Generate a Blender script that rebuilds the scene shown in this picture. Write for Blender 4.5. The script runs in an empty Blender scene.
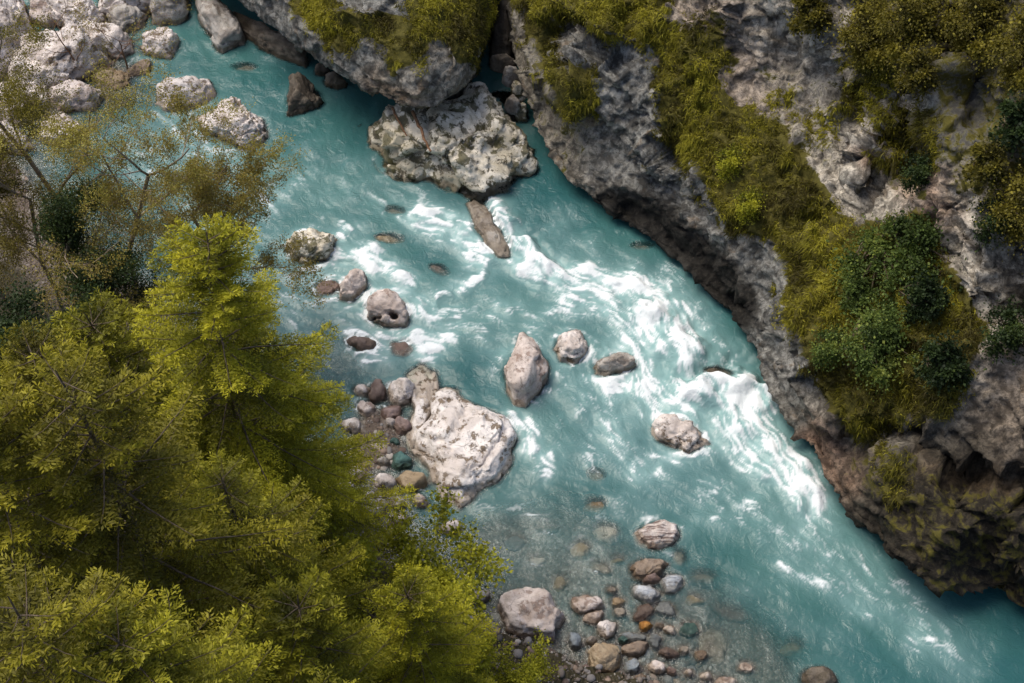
import bpy, math, random
import numpy as np

# ------------------------------------------------------------------ camera, sky, sun, exposure
SC = bpy.context.scene
CAMZ, PITCH, LENS = 40.0, math.radians(55.0), 50.0
FPX = 1024 * LENS / 36.0
cam = bpy.data.objects.new('camera', bpy.data.cameras.new('camera'))
SC.collection.objects.link(cam)
cam.location = (0, 0, CAMZ)
cam.rotation_euler = (math.pi / 2 - PITCH, 0, 0)
cam.data.lens = LENS
cam.data.sensor_width = 36
cam.data.clip_start = 0.5
cam.data.clip_end = 1000
SC.camera = cam

SUN_DIR = np.array([-0.38, 0.24, 0.89]); SUN_DIR /= np.linalg.norm(SUN_DIR)
el = math.asin(SUN_DIR[2]); az = math.atan2(SUN_DIR[0], SUN_DIR[1])
world = bpy.data.worlds.new('World'); SC.world = world; world.use_nodes = True
wn = world.node_tree
sky = wn.nodes.new('ShaderNodeTexSky'); sky.sky_type = 'NISHITA'; sky.sun_disc = False
sky.sun_elevation = el; sky.sun_rotation = az; sky.dust_density = 3.0; sky.air_density = 1.0
bgn = wn.nodes['Background']; bgn.inputs['Strength'].default_value = 0.09
wn.links.new(sky.outputs[0], bgn.inputs['Color'])
sl = bpy.data.lights.new('sun', 'SUN'); sl.energy = 1.4; sl.angle = math.radians(38); sl.color = (1.0, 0.93, 0.82)
sun = bpy.data.objects.new('sun', sl); SC.collection.objects.link(sun)
from mathutils import Vector
sun.rotation_euler = Vector(SUN_DIR).to_track_quat('Z', 'Y').to_euler()
sun.location = (0, 0, 80)
SC.view_settings.view_transform = 'Standard'; SC.view_settings.look = 'None'
SC.view_settings.exposure = 1.15; SC.view_settings.gamma = 1.0
SC.cycles.max_bounces = 6; SC.cycles.transparent_max_bounces = 16
SC.cycles.diffuse_bounces = 3; SC.cycles.glossy_bounces = 2

# ------------------------------------------------------------------ projection between photograph and place
F_ = np.array([0, math.cos(PITCH), -math.sin(PITCH)]); U_ = np.array([0, math.sin(PITCH), math.cos(PITCH)])
def pix(u, v, z=0.0):
    u = np.asarray(u, float); v = np.asarray(v, float); z = np.broadcast_to(np.asarray(z, float), u.shape)
    a = (u - 512) / FPX; b = -(v - 341.5) / FPX
    d = np.stack([a, F_[1] + b * U_[1], F_[2] + b * U_[2]], -1)
    t = (z - CAMZ) / d[..., 2]
    P = d * t[..., None]; P[..., 2] += CAMZ
    return P
def proj(P):
    Q = P - np.array([0, 0, CAMZ])
    f = Q @ F_; up = Q @ U_
    f = np.where(f < 0.1, 0.1, f)
    return 512 + FPX * Q[..., 0] / f, 341.5 - FPX * up / f

# ------------------------------------------------------------------ noise
_r = np.random.RandomState(11)
PERM = np.concatenate([_r.permutation(256)] * 3)
_g = _r.normal(size=(256, 3)); GRAD = _g / np.linalg.norm(_g, axis=1)[:, None]
RND = _r.rand(256, 3)
def _hash(i): return PERM[PERM[PERM[i[..., 0] & 255] + (i[..., 1] & 255)] + (i[..., 2] & 255)]
def pnoise(P):
    i = np.floor(P).astype(np.int64); f = P - i
    w = f * f * f * (f * (f * 6 - 15) + 10)
    out = 0
    for dx in (0, 1):
        for dy in (0, 1):
            for dz in (0, 1):
                o = np.array([dx, dy, dz])
                g = GRAD[_hash(i + o)]
                n = ((f - o) * g).sum(-1)
                wt = (w[..., 0] if dx else 1 - w[..., 0]) * (w[..., 1] if dy else 1 - w[..., 1]) * (w[..., 2] if dz else 1 - w[..., 2])
                out = out + n * wt
    return out * 1.6
def fbm(P, octs=4, gain=0.5):
    s = 0; a = 1.0; P = np.asarray(P, float)
    for k in range(octs):
        s = s + a * pnoise(P + 17.3 * k); P = P * 2.03; a *= gain
    return s
def ridged(P, octs=4, gain=0.5):
    s = 0; a = 1.0
    for k in range(octs):
        s = s + a * (1 - 2 * np.abs(pnoise(P + 9.1 * k))); P = P * 2.07; a *= gain
    return s
def worley(P):
    i = np.floor(P).astype(np.int64); f = P - i
    d1 = np.full(P.shape[0], 9.0); d2 = d1.copy(); cid = np.zeros(P.shape[0])
    for dx in (-1, 0, 1):
        for dy in (-1, 0, 1):
            for dz in (-1, 0, 1):
                o = np.array([dx, dy, dz]); h = _hash(i + o)
                r = ((o + RND[h] - f) ** 2).sum(-1)
                m = r < d1
                d2 = np.where(m, d1, np.minimum(d2, r)); cid = np.where(m, h / 255.0, cid); d1 = np.where(m, r, d1)
    return np.sqrt(d1), np.sqrt(d2), cid
def fracture(P):
    """broken-stone relief: each cell is a tilted flat face; returns height and closeness to the cell edge"""
    i = np.floor(P).astype(np.int64); f = P - i
    d1 = np.full(P.shape[0], 9.0); d2 = d1.copy(); hgt = np.zeros(P.shape[0])
    for dx in (-1, 0, 1):
        for dy in (-1, 0, 1):
            for dz in (-1, 0, 1):
                o = np.array([dx, dy, dz]); h = _hash(i + o); v = f - o - RND[h]
                r = (v ** 2).sum(-1); m = r < d1
                d2 = np.where(m, d1, np.minimum(d2, r)); hgt = np.where(m, (v * GRAD[h]).sum(-1) + 0.5 * (h / 255.0 - 0.5), hgt); d1 = np.where(m, r, d1)
    return hgt, np.sqrt(d2) - np.sqrt(d1)
def sstep(a, b, x):
    t = np.clip((x - a) / (b - a), 0, 1); return t * t * (3 - 2 * t)
def inpoly(u, v, poly):
    c = np.zeros(u.shape, bool); n = len(poly)
    for k in range(n):
        x1, y1 = poly[k]; x2, y2 = poly[(k + 1) % n]
        if y1 == y2: continue
        m = ((y1 > v) != (y2 > v)) & (u < (x2 - x1) * (v - y1) / (y2 - y1) + x1)
        c ^= m
    return c
def polydist(u, v, pts):
    d = np.full(np.shape(u), 1e9)
    for (x1, y1), (x2, y2) in zip(pts[:-1], pts[1:]):
        dx, dy = x2 - x1, y2 - y1; L = dx * dx + dy * dy + 1e-9
        t = np.clip(((u - x1) * dx + (v - y1) * dy) / L, 0, 1)
        d = np.minimum(d, np.hypot(u - x1 - t * dx, v - y1 - t * dy))
    return d

# ------------------------------------------------------------------ mesh and object helpers
def mesh_from(name, V, Fq=None, Ft=None, attrs=None, smooth=False):
    me = bpy.data.meshes.new(name)
    V = np.ascontiguousarray(V, np.float32)
    loops = []; starts = []; tot = 0
    for Fa in (Fq, Ft):
        if Fa is not None and len(Fa):
            Fa = np.asarray(Fa, np.int32); k = Fa.shape[1]
            loops.append(Fa.ravel()); starts.append(tot + k * np.arange(len(Fa))); tot += Fa.size
    L = np.concatenate(loops).astype(np.int32); S = np.concatenate(starts).astype(np.int32)
    me.vertices.add(len(V)); me.vertices.foreach_set('co', V.ravel())
    me.loops.add(len(L)); me.loops.foreach_set('vertex_index', L)
    me.polygons.add(len(S)); me.polygons.foreach_set('loop_start', S)
    me.update(calc_edges=True)
    if smooth: me.polygons.foreach_set('use_smooth', np.ones(len(S), bool))
    for k, a in (attrs or {}).items():
        if a.ndim == 1:
            at = me.attributes.new(k, 'FLOAT', 'POINT'); at.data.foreach_set('value', a.astype(np.float32))
        else:
            at = me.attributes.new(k, 'FLOAT_COLOR', 'POINT')
            at.data.foreach_set('color', np.concatenate([a, np.ones((len(a), 1))], 1).astype(np.float32).ravel())
    me.validate()
    return me
def obj(name, me, mat=None, parent=None, loc=(0, 0, 0)):
    o = bpy.data.objects.new(name, me); SC.collection.objects.link(o)
    o.location = loc
    if mat and me is not None and not me.materials: me.materials.append(mat)
    if parent: o.parent = parent
    return o
def tag(o, label=None, cat=None, group=None, kind=None):
    if label: o['label'] = label
    if cat: o['category'] = cat
    if group: o['group'] = group
    if kind: o['kind'] = kind
    return o
def grid_faces(nr, nc):
    i = np.arange(nr * nc).reshape(nr, nc)
    return np.stack([i[:-1, :-1], i[:-1, 1:], i[1:, 1:], i[1:, :-1]], -1).reshape(-1, 4)

# ------------------------------------------------------------------ materials
class NT:
    def __init__(s, name):
        s.m = bpy.data.materials.new(name); s.m.use_nodes = True; s.t = s.m.node_tree
        s.t.nodes.clear(); s.out = s.n('ShaderNodeOutputMaterial')
    def n(s, typ, **kw):
        nd = s.t.nodes.new(typ)
        for k, v in kw.items(): setattr(nd, k, v)
        return nd
    def put(s, sock, val):
        if isinstance(val, bpy.types.NodeSocket): s.t.links.new(val, sock)
        elif val is not None:
            if sock.type == 'RGBA' and len(val) == 3: val = (*val, 1)
            sock.default_value = val
    def math(s, op, a, b=None, clamp=False):
        nd = s.n('ShaderNodeMath', operation=op, use_clamp=clamp); s.put(nd.inputs[0], a)
        if b is not None: s.put(nd.inputs[1], b)
        return nd.outputs[0]
    def vmath(s, op, a, b):
        nd = s.n('ShaderNodeVectorMath', operation=op); s.put(nd.inputs[0], a)
        s.put(nd.inputs['Scale'] if op == 'SCALE' else nd.inputs[1], b); return nd.outputs[0]
    def mix(s, f, a, b, mode='MIX'):
        nd = s.n('ShaderNodeMix', data_type='RGBA', blend_type=mode); s.put(nd.inputs[0], f); s.put(nd.inputs[6], a); s.put(nd.inputs[7], b)
        return nd.outputs[2]
    def ramp(s, x, a, b):
        nd = s.n('ShaderNodeMapRange', interpolation_type='SMOOTHSTEP'); s.put(nd.inputs[0], x)
        nd.inputs[1].default_value = a; nd.inputs[2].default_value = b; return nd.outputs[0]
    def noise(s, vec, scale, det=4, rough=0.55, dist=0.0):
        nd = s.n('ShaderNodeTexNoise'); s.put(nd.inputs['Vector'], vec); nd.inputs['Scale'].default_value = scale
        nd.inputs['Detail'].default_value = det; nd.inputs['Roughness'].default_value = rough; nd.inputs['Distortion'].default_value = dist
        return nd.outputs[0]
    def vor(s, vec, scale, feature='F1'):
        nd = s.n('ShaderNodeTexVoronoi', feature=feature); s.put(nd.inputs['Vector'], vec); nd.inputs['Scale'].default_value = scale
        return nd.outputs['Distance']
    def attr(s, name, col=False):
        nd = s.n('ShaderNodeAttribute', attribute_name=name); return nd.outputs['Color' if col else 'Fac']
    def bump(s, h, strength, dist, nrm=None):
        nd = s.n('ShaderNodeBump'); s.put(nd.inputs['Height'], h); nd.inputs['Strength'].default_value = strength; nd.inputs['Distance'].default_value = dist
        if nrm: s.put(nd.inputs['Normal'], nrm)
        return nd.outputs[0]
    def pbr(s, col, rough=0.8, nrm=None, spec=0.3, alpha=None):
        nd = s.n('ShaderNodeBsdfPrincipled'); s.put(nd.inputs['Base Color'], col); s.put(nd.inputs['Roughness'], rough)
        nd.inputs['Specular IOR Level'].default_value = spec
        if nrm: s.put(nd.inputs['Normal'], nrm)
        if alpha is not None: s.put(nd.inputs['Alpha'], alpha)
        return nd.outputs[0]
    def done(s, sh): s.t.links.new(sh, s.out.inputs[0]); return s.m

def rock_material(name, light, mid, dark, patch=(0.10, 0.075, 0.04), patch_amt=0.5, pits=0.6, stripe=0.0, moss=0.0, sc=1.0):
    """pale river stone: clouded colour, brown lichen patches, dark pits, a wet band near the water"""
    t = NT(name)
    tc = t.n('ShaderNodeTexCoord'); oi = t.n('ShaderNodeObjectInfo')
    off = t.vmath('SCALE', oi.outputs['Location'], 3.7)
    P = t.vmath('ADD', tc.outputs['Object'], off)
    n1 = t.noise(P, 1.1 * sc, 5, 0.6, 0.4); n2 = t.noise(P, 4.5 * sc, 5, 0.65); n3 = t.noise(P, 19 * sc, 4, 0.7)
    col = t.mix(t.ramp(n1, 0.40, 0.56), mid, light)
    col = t.mix(t.math('MULTIPLY', t.ramp(n2, 0.52, 0.66), 0.55), col, mid)
    if stripe:
        mp = t.n('ShaderNodeMapping'); t.put(mp.inputs[0], P); mp.inputs['Rotation'].default_value = (0.6, 0.3, 0.9); mp.inputs['Scale'].default_value = (0.6, 7.0, 0.8)
        s1 = t.noise(mp.outputs[0], 1.3 * sc, 4, 0.6, 0.8)
        col = t.mix(t.math('MULTIPLY', t.ramp(s1, 0.52, 0.62), stripe), col, dark)
    region = t.ramp(t.noise(P, 0.8 * sc, 3, 0.5), 0.36, 0.52)
    pn = t.noise(P, 3.4 * sc, 7, 0.70, 0.25)
    pa = t.math('MULTIPLY', t.math('MULTIPLY', t.ramp(pn, 0.54, 0.575), region), patch_amt)
    col = t.mix(pa, col, patch)
    if moss:
        geo = t.n('ShaderNodeNewGeometry'); sep = t.n('ShaderNodeSeparateXYZ'); t.put(sep.inputs[0], geo.outputs['Normal'])
        ms = t.math('MULTIPLY', t.ramp(t.noise(P, 2.2 * sc, 6, 0.72, 0.3), 0.50, 0.545), moss)
        col = t.mix(ms, col, t.mix(n3, (0.035, 0.036, 0.012), (0.11, 0.095, 0.03)))
    pit = t.math('MULTIPLY', t.ramp(n3, 0.575, 0.63), t.math('MULTIPLY', t.ramp(n2, 0.44, 0.58), pits))
    col = t.mix(pit, col, dark)
    cr = t.ramp(t.vor(t.vmath('ADD', P, t.vmath('SCALE', t.n('ShaderNodeTexNoise').outputs[1], 0.0)), 1.6 * sc, 'DISTANCE_TO_EDGE'), 0.0, 0.03)
    crm = t.math('MULTIPLY', t.math('SUBTRACT', 1.0, cr), t.ramp(n1, 0.5, 0.62))
    col = t.mix(t.math('MULTIPLY', crm, 0.55), col, dark)
    g = t.n('ShaderNodeNewGeometry'); sp = t.n('ShaderNodeSeparateXYZ'); t.put(sp.inputs[0], g.outputs['Position'])
    zz = t.math('ADD', sp.outputs[2], t.math('MULTIPLY', t.math('SUBTRACT', n2, 0.5), 0.35))
    wet = t.math('SUBTRACT', 1.0, t.ramp(zz, 0.16, 0.30))
    col = t.mix(t.math('MULTIPLY', wet, 0.75), col, (0.50, 0.43, 0.33), 'MULTIPLY')
    rough = t.math('SUBTRACT', 0.85, t.math('MULTIPLY', wet, 0.45))
    h = t.math('ADD', t.math('MULTIPLY', n3, 0.5), t.math('ADD', n2, t.math('MULTIPLY', pa, -0.4)))
    return t.done(t.pbr(col, rough, t.bump(h, 0.7, 0.10), 0.35))

M = {}
M['white'] = rock_material('white_limestone', (0.68, 0.615, 0.57), (0.48, 0.415, 0.37), (0.09, 0.07, 0.05), (0.13, 0.085, 0.045), 0.85, 0.8)
M['chalk'] = rock_material('chalky_limestone', (0.76, 0.71, 0.67), (0.60, 0.54, 0.50), (0.12, 0.09, 0.06), (0.15, 0.10, 0.05), 0.85, 0.6)
M['pink'] = rock_material('pinkish_limestone', (0.62, 0.54, 0.49), (0.43, 0.355, 0.31), (0.11, 0.07, 0.05), (0.18, 0.11, 0.075), 0.6, 0.6)
M['mossy'] = rock_material('mossy_limestone', (0.72, 0.66, 0.55), (0.44, 0.39, 0.29), (0.045, 0.036, 0.022), (0.05, 0.04, 0.018), 0.9, 1.0, 0, 0.85, 0.62)
M['grey'] = rock_material('grey_stone', (0.40, 0.37, 0.33), (0.24, 0.21, 0.18), (0.07, 0.055, 0.04), (0.12, 0.08, 0.05), 0.5, 0.6)
M['striped'] = rock_material('veined_marble', (0.62, 0.56, 0.52), (0.47, 0.40, 0.36), (0.10, 0.06, 0.05), (0.16, 0.08, 0.06), 0.4, 0.3, 0.8)
M['marble'] = rock_material('blue_grey_marble', (0.52, 0.54, 0.56), (0.40, 0.42, 0.45), (0.09, 0.10, 0.12), (0.2, 0.2, 0.2), 0.3, 0.4, 0.5, 0, 2.0)
M['brown'] = rock_material('brown_stone', (0.30, 0.235, 0.18), (0.20, 0.15, 0.11), (0.05, 0.03, 0.02), (0.10, 0.06, 0.04), 0.4, 0.4)
M['red'] = rock_material('dark_red_stone', (0.185, 0.14, 0.12), (0.13, 0.095, 0.08), (0.04, 0.022, 0.02), (0.09, 0.05, 0.045), 0.3, 0.3)
M['mauve'] = rock_material('mauve_stone', (0.27, 0.20, 0.18), (0.19, 0.135, 0.125), (0.06, 0.04, 0.038), (0.12, 0.09, 0.08), 0.3, 0.3)
M['teal'] = rock_material('green_slate', (0.085, 0.17, 0.155), (0.05, 0.115, 0.11), (0.02, 0.035, 0.035), (0.04, 0.08, 0.08), 0.3, 0.3)
M['tan'] = rock_material('tan_stone', (0.42, 0.33, 0.22), (0.31, 0.235, 0.15), (0.09, 0.065, 0.04), (0.18, 0.12, 0.07), 0.3, 0.5)
M['orange'] = rock_material('orange_stone', (0.48, 0.24, 0.055), (0.36, 0.16, 0.04), (0.2, 0.07, 0.02), (0.35, 0.14, 0.03), 0.3, 0.3)
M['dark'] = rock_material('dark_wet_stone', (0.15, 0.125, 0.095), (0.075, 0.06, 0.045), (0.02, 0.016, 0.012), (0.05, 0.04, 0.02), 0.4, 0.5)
M['blue'] = rock_material('blue_grey_stone', (0.30, 0.33, 0.35), (0.20, 0.23, 0.25), (0.06, 0.07, 0.08), (0.13, 0.13, 0.13), 0.3, 0.4, 0, 0, 2.0)

def cliff_material(name):
    t = NT(name)
    tc = t.n('ShaderNodeTexCoord'); P = tc.outputs['Object']
    zone = t.attr('zone', True); moss = t.attr('moss')
    n1 = t.noise(P, 0.9, 6, 0.62, 0.5); n2 = t.noise(P, 2.4, 7, 0.66, 0.5); n3 = t.noise(P, 12, 5, 0.68)
    mp = t.n('ShaderNodeMapping'); t.put(mp.inputs[0], P); mp.inputs['Rotation'].default_value = (0.3, 0.5, 0.65); mp.inputs['Scale'].default_value = (2.6, 2.6, 0.5)
    n4 = t.noise(mp.outputs[0], 1.8, 5, 0.7, 0.6)
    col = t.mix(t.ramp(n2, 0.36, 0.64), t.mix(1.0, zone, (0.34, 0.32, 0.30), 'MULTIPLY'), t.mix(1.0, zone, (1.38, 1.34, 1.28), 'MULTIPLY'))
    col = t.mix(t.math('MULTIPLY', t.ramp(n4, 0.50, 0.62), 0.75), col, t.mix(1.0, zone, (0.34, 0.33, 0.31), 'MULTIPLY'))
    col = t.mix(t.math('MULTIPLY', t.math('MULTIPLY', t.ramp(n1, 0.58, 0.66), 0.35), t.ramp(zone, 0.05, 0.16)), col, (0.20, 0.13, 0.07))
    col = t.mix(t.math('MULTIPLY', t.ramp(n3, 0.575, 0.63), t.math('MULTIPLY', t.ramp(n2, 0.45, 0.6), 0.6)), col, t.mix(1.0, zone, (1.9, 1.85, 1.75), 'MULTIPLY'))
    col = t.mix(t.math('MULTIPLY', t.ramp(n3, 0.45, 0.38), 0.6), col, (0.045, 0.038, 0.03))
    mm = t.ramp(t.math('ADD', moss, t.math('MULTIPLY', t.math('SUBTRACT', n2, 0.5), 1.4)), 0.42, 0.62)
    col = t.mix(mm, col, t.mix(n3, (0.03, 0.03, 0.007), (0.13, 0.11, 0.018)))
    h = t.math('ADD', t.math('MULTIPLY', n3, 0.35), t.math('ADD', n2, t.math('MULTIPLY', n4, 0.8)))
    return t.done(t.pbr(col, 0.88, t.bump(h, 0.6, 0.16), 0.25))
M['cliff'] = cliff_material('cliff_rock')

def leaf_material(name, c0, c1, c2, trans=0.35, rough=0.55):
    """leaf with colour from the per-leaf tint attribute: 0 old and dull, 1 young and bright"""
    t = NT(name)
    a = t.attr('tint')
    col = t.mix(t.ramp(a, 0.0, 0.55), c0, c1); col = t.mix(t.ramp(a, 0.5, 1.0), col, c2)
    d = t.pbr(col, rough, None, 0.2)
    tr = t.n('ShaderNodeBsdfTranslucent'); t.put(tr.inputs[0], t.mix(1.0, col, (1.15, 1.1, 0.7), 'MULTIPLY'))
    mx = t.n('ShaderNodeMixShader'); mx.inputs[0].default_value = trans
    t.put(mx.inputs[1], d); t.put(mx.inputs[2], tr.outputs[0])
    return t.done(mx.outputs[0])
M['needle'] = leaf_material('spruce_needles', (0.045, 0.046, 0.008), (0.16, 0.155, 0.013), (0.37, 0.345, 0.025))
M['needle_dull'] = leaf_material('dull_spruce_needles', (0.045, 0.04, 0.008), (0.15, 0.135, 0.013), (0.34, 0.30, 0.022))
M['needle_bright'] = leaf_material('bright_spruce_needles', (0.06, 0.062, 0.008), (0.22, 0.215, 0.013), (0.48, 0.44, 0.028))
M['leaf_brown'] = leaf_material('autumn_leaves', (0.14, 0.105, 0.03), (0.28, 0.225, 0.05), (0.38, 0.35, 0.065))
M['leaf_green'] = leaf_material('shrub_leaves', (0.08, 0.095, 0.01), (0.28, 0.28, 0.02), (0.50, 0.47, 0.04))
M['leaf_dark'] = leaf_material('dark_leaves', (0.012, 0.022, 0.008), (0.032, 0.052, 0.016), (0.08, 0.11, 0.025))
M['leaf_bush'] = leaf_material('bush_leaves', (0.035, 0.055, 0.013), (0.10, 0.145, 0.032), (0.24, 0.27, 0.05))
M['leaf_olive'] = leaf_material('olive_leaves', (0.05, 0.045, 0.010), (0.14, 0.12, 0.018), (0.27, 0.23, 0.03))
M['grass'] = leaf_material('cliff_grass', (0.05, 0.042, 0.008), (0.15, 0.135, 0.013), (0.31, 0.28, 0.024), 0.3, 0.6)
def bark_material(name, a, b):
    t = NT(name); tc = t.n('ShaderNodeTexCoord')
    n = t.noise(tc.outputs['Object'], 7, 5, 0.7)
    return t.done(t.pbr(t.mix(t.ramp(n, 0.35, 0.65), a, b), 0.9, t.bump(n, 0.6, 0.05)))
M['bark'] = bark_material('spruce_bark', (0.05, 0.035, 0.022), (0.14, 0.105, 0.07))
M['bark_pale'] = bark_material('pale_bark', (0.16, 0.12, 0.08), (0.34, 0.27, 0.19))
M['wood'] = bark_material('driftwood', (0.10, 0.05, 0.025), (0.20, 0.11, 0.06))

# ------------------------------------------------------------------ river bed and banks
SHORE = [(-700, -60), (-250, 60), (-60, 150), (60, 230), (180, 330), (270, 430), (330, 520), (420, 590), (500, 640), (575, 668), (650, 690), (720, 720), (900, 900)]
SHOREP = pix([p[0] for p in SHORE], [p[1] for p in SHORE])[:, :2]
BEDBUMPS = [(480, 590, 95, 0.95), (600, 590, 95, 0.90), (690, 640, 75, 1.05), (540, 660, 60, 0.9), (400, 430, 50, 1.25), (350, 350, 45, .8), (760, 690, 70, 0.8), (560, 530, 60, .5),
            (120, 90, 70, 0.9), (200, 150, 55, 0.6), (430, 400, 30, 0.5), (300, 290, 50, .6), (505, 20, 22, 2.2)]
def bed_z(X, Y):
    sh = X.shape; X = X.ravel(); Y = Y.ravel()
    d = polydist(X, Y, [tuple(p) for p in SHOREP])
    # left of the shore line = bank: sign from an even-odd test with a far left polygon
    poly = [tuple(p) for p in SHOREP] + [(60, -120), (-300, -120), (-300, 160), tuple(SHOREP[0] + np.array([-200, 60]))]
    ins = inpoly(X, Y, poly)
    sd = np.where(ins, -d, d)
    z = np.where(sd > 0, -1.9 * (1 - np.exp(-sd / 3.0)), 0.18 * (-sd) + 0.45 * np.maximum(-sd - 3, 0))
    z = np.minimum(z, 14 + 0.05 * z)
    u, v = proj(np.stack([X, Y, np.zeros_like(X)], -1))
    for (bu, bv, r, a) in BEDBUMPS:
        z = z + np.where(z < 0.6, a, 0) * np.exp(-((u - bu) ** 2 + (v - bv) ** 2) / (r * r))
    z = np.where(sd > 0, np.minimum(z, -0.02 - 0.16 * (1 - np.exp(-sd / 0.8)) - 0.035 * sd), z)
    P3 = np.stack([X, Y, 0 * X], -1)
    for (bu, bv, r, a) in [(372, 442, 34, 0.42), (395, 500, 26, 0.32), (350, 500, 40, .35), (50, 55, 78, 0.75), (0, 120, 80, .6), (120, 30, 34, .5), (125, 85, 28, .4)]:
        z = z + a * np.exp(-(((u - bu) ** 2 + (v - bv) ** 2) / (r * r)) ** 2) * (z < 0.3)
    z = z + 0.07 * fbm(P3 * 0.6, 3) + 0.25 * fbm(P3 * 0.22, 2) * np.clip(-sd / 3, 0, 1)
    return z.reshape(sh)
gx = np.concatenate([np.linspace(-90, -24, 40), np.arange(-23.8, 22, 0.2), np.linspace(22, 90, 40)])
gy = np.concatenate([np.linspace(-60, 10, 40), np.arange(10.2, 56, 0.2), np.linspace(57, 130, 40)])
XX, YY = np.meshgrid(gx, gy)
ZZ = bed_z(XX, YY)
def gravel_material():
    t = NT('river_gravel'); tc = t.n('ShaderNodeTexCoord'); P = tc.outputs['Object']
    nd = t.n('ShaderNodeTexVoronoi'); t.put(nd.inputs['Vector'], P); nd.inputs['Scale'].default_value = 9.0
    n = t.noise(P, 0.8, 5, 0.6); n2 = t.noise(P, 26, 3, 0.7)
    hsv = t.n('ShaderNodeSeparateColor'); t.put(hsv.inputs[0], nd.outputs['Color'])
    col = t.mix(hsv.outputs[0], (0.085, 0.062, 0.048), (0.24, 0.20, 0.165))
    col = t.mix(t.math('MULTIPLY', t.ramp(hsv.outputs[1], 0.78, 0.95), 0.7), col, (0.42, 0.38, 0.34))
    col = t.mix(t.ramp(n, 0.4, 0.65), col, (0.13, 0.095, 0.07))
    col = t.mix(t.math('MULTIPLY', n2, 0.5), col, (0.06, 0.05, 0.04))
    sp = t.n('ShaderNodeSeparateXYZ'); t.put(sp.inputs[0], P)
    soil = t.ramp(sp.outputs[2], 0.3, 0.5)
    col = t.mix(soil, col, t.mix(n2, (0.02, 0.016, 0.008), (0.055, 0.045, 0.018)))
    return t.done(t.pbr(col, 0.7, t.bump(t.math('ADD', t.math('MULTIPLY', nd.outputs['Distance'], -1.0), t.math('MULTIPLY', n2, .3)), 0.8, 0.08)))
me = mesh_from('riverbed', np.stack([XX, YY, ZZ], -1).reshape(-1, 3), grid_faces(*XX.shape), smooth=True)
tag(obj('ground', me, gravel_material()), 'gravel river bed rising to a wooded bank', None, None, 'structure')

# ------------------------------------------------------------------ cliffs
def resample(pts, n):
    pts = np.asarray(pts, float)
    # Catmull-Rom through the points, then even spacing
    out = []
    for i in range(len(pts) - 1):
        p0 = pts[max(i - 1, 0)]; p1 = pts[i]; p2 = pts[i + 1]; p3 = pts[min(i + 2, len(pts) - 1)]
        for t in np.linspace(0, 1, 12, endpoint=False):
            out.append(0.5 * ((2 * p1) + (-p0 + p2) * t + (2 * p0 - 5 * p1 + 4 * p2 - p3) * t * t + (-p0 + 3 * p1 - 3 * p2 + p3) * t ** 3))
    out.append(pts[-1]); out = np.array(out)
    L = np.concatenate([[0], np.cumsum(np.linalg.norm(np.diff(out[:, :2], axis=0), axis=1))])
    s = np.linspace(0, L[-1], n)
    return np.stack([np.interp(s, L, out[:, k]) for k in range(out.shape[1])], 1)
def grid_normals(G):
    a = np.gradient(G, axis=1); b = np.gradient(G, axis=0)
    n = np.cross(a, b); n /= np.linalg.norm(n, axis=-1)[..., None] + 1e-9
    return n

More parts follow.
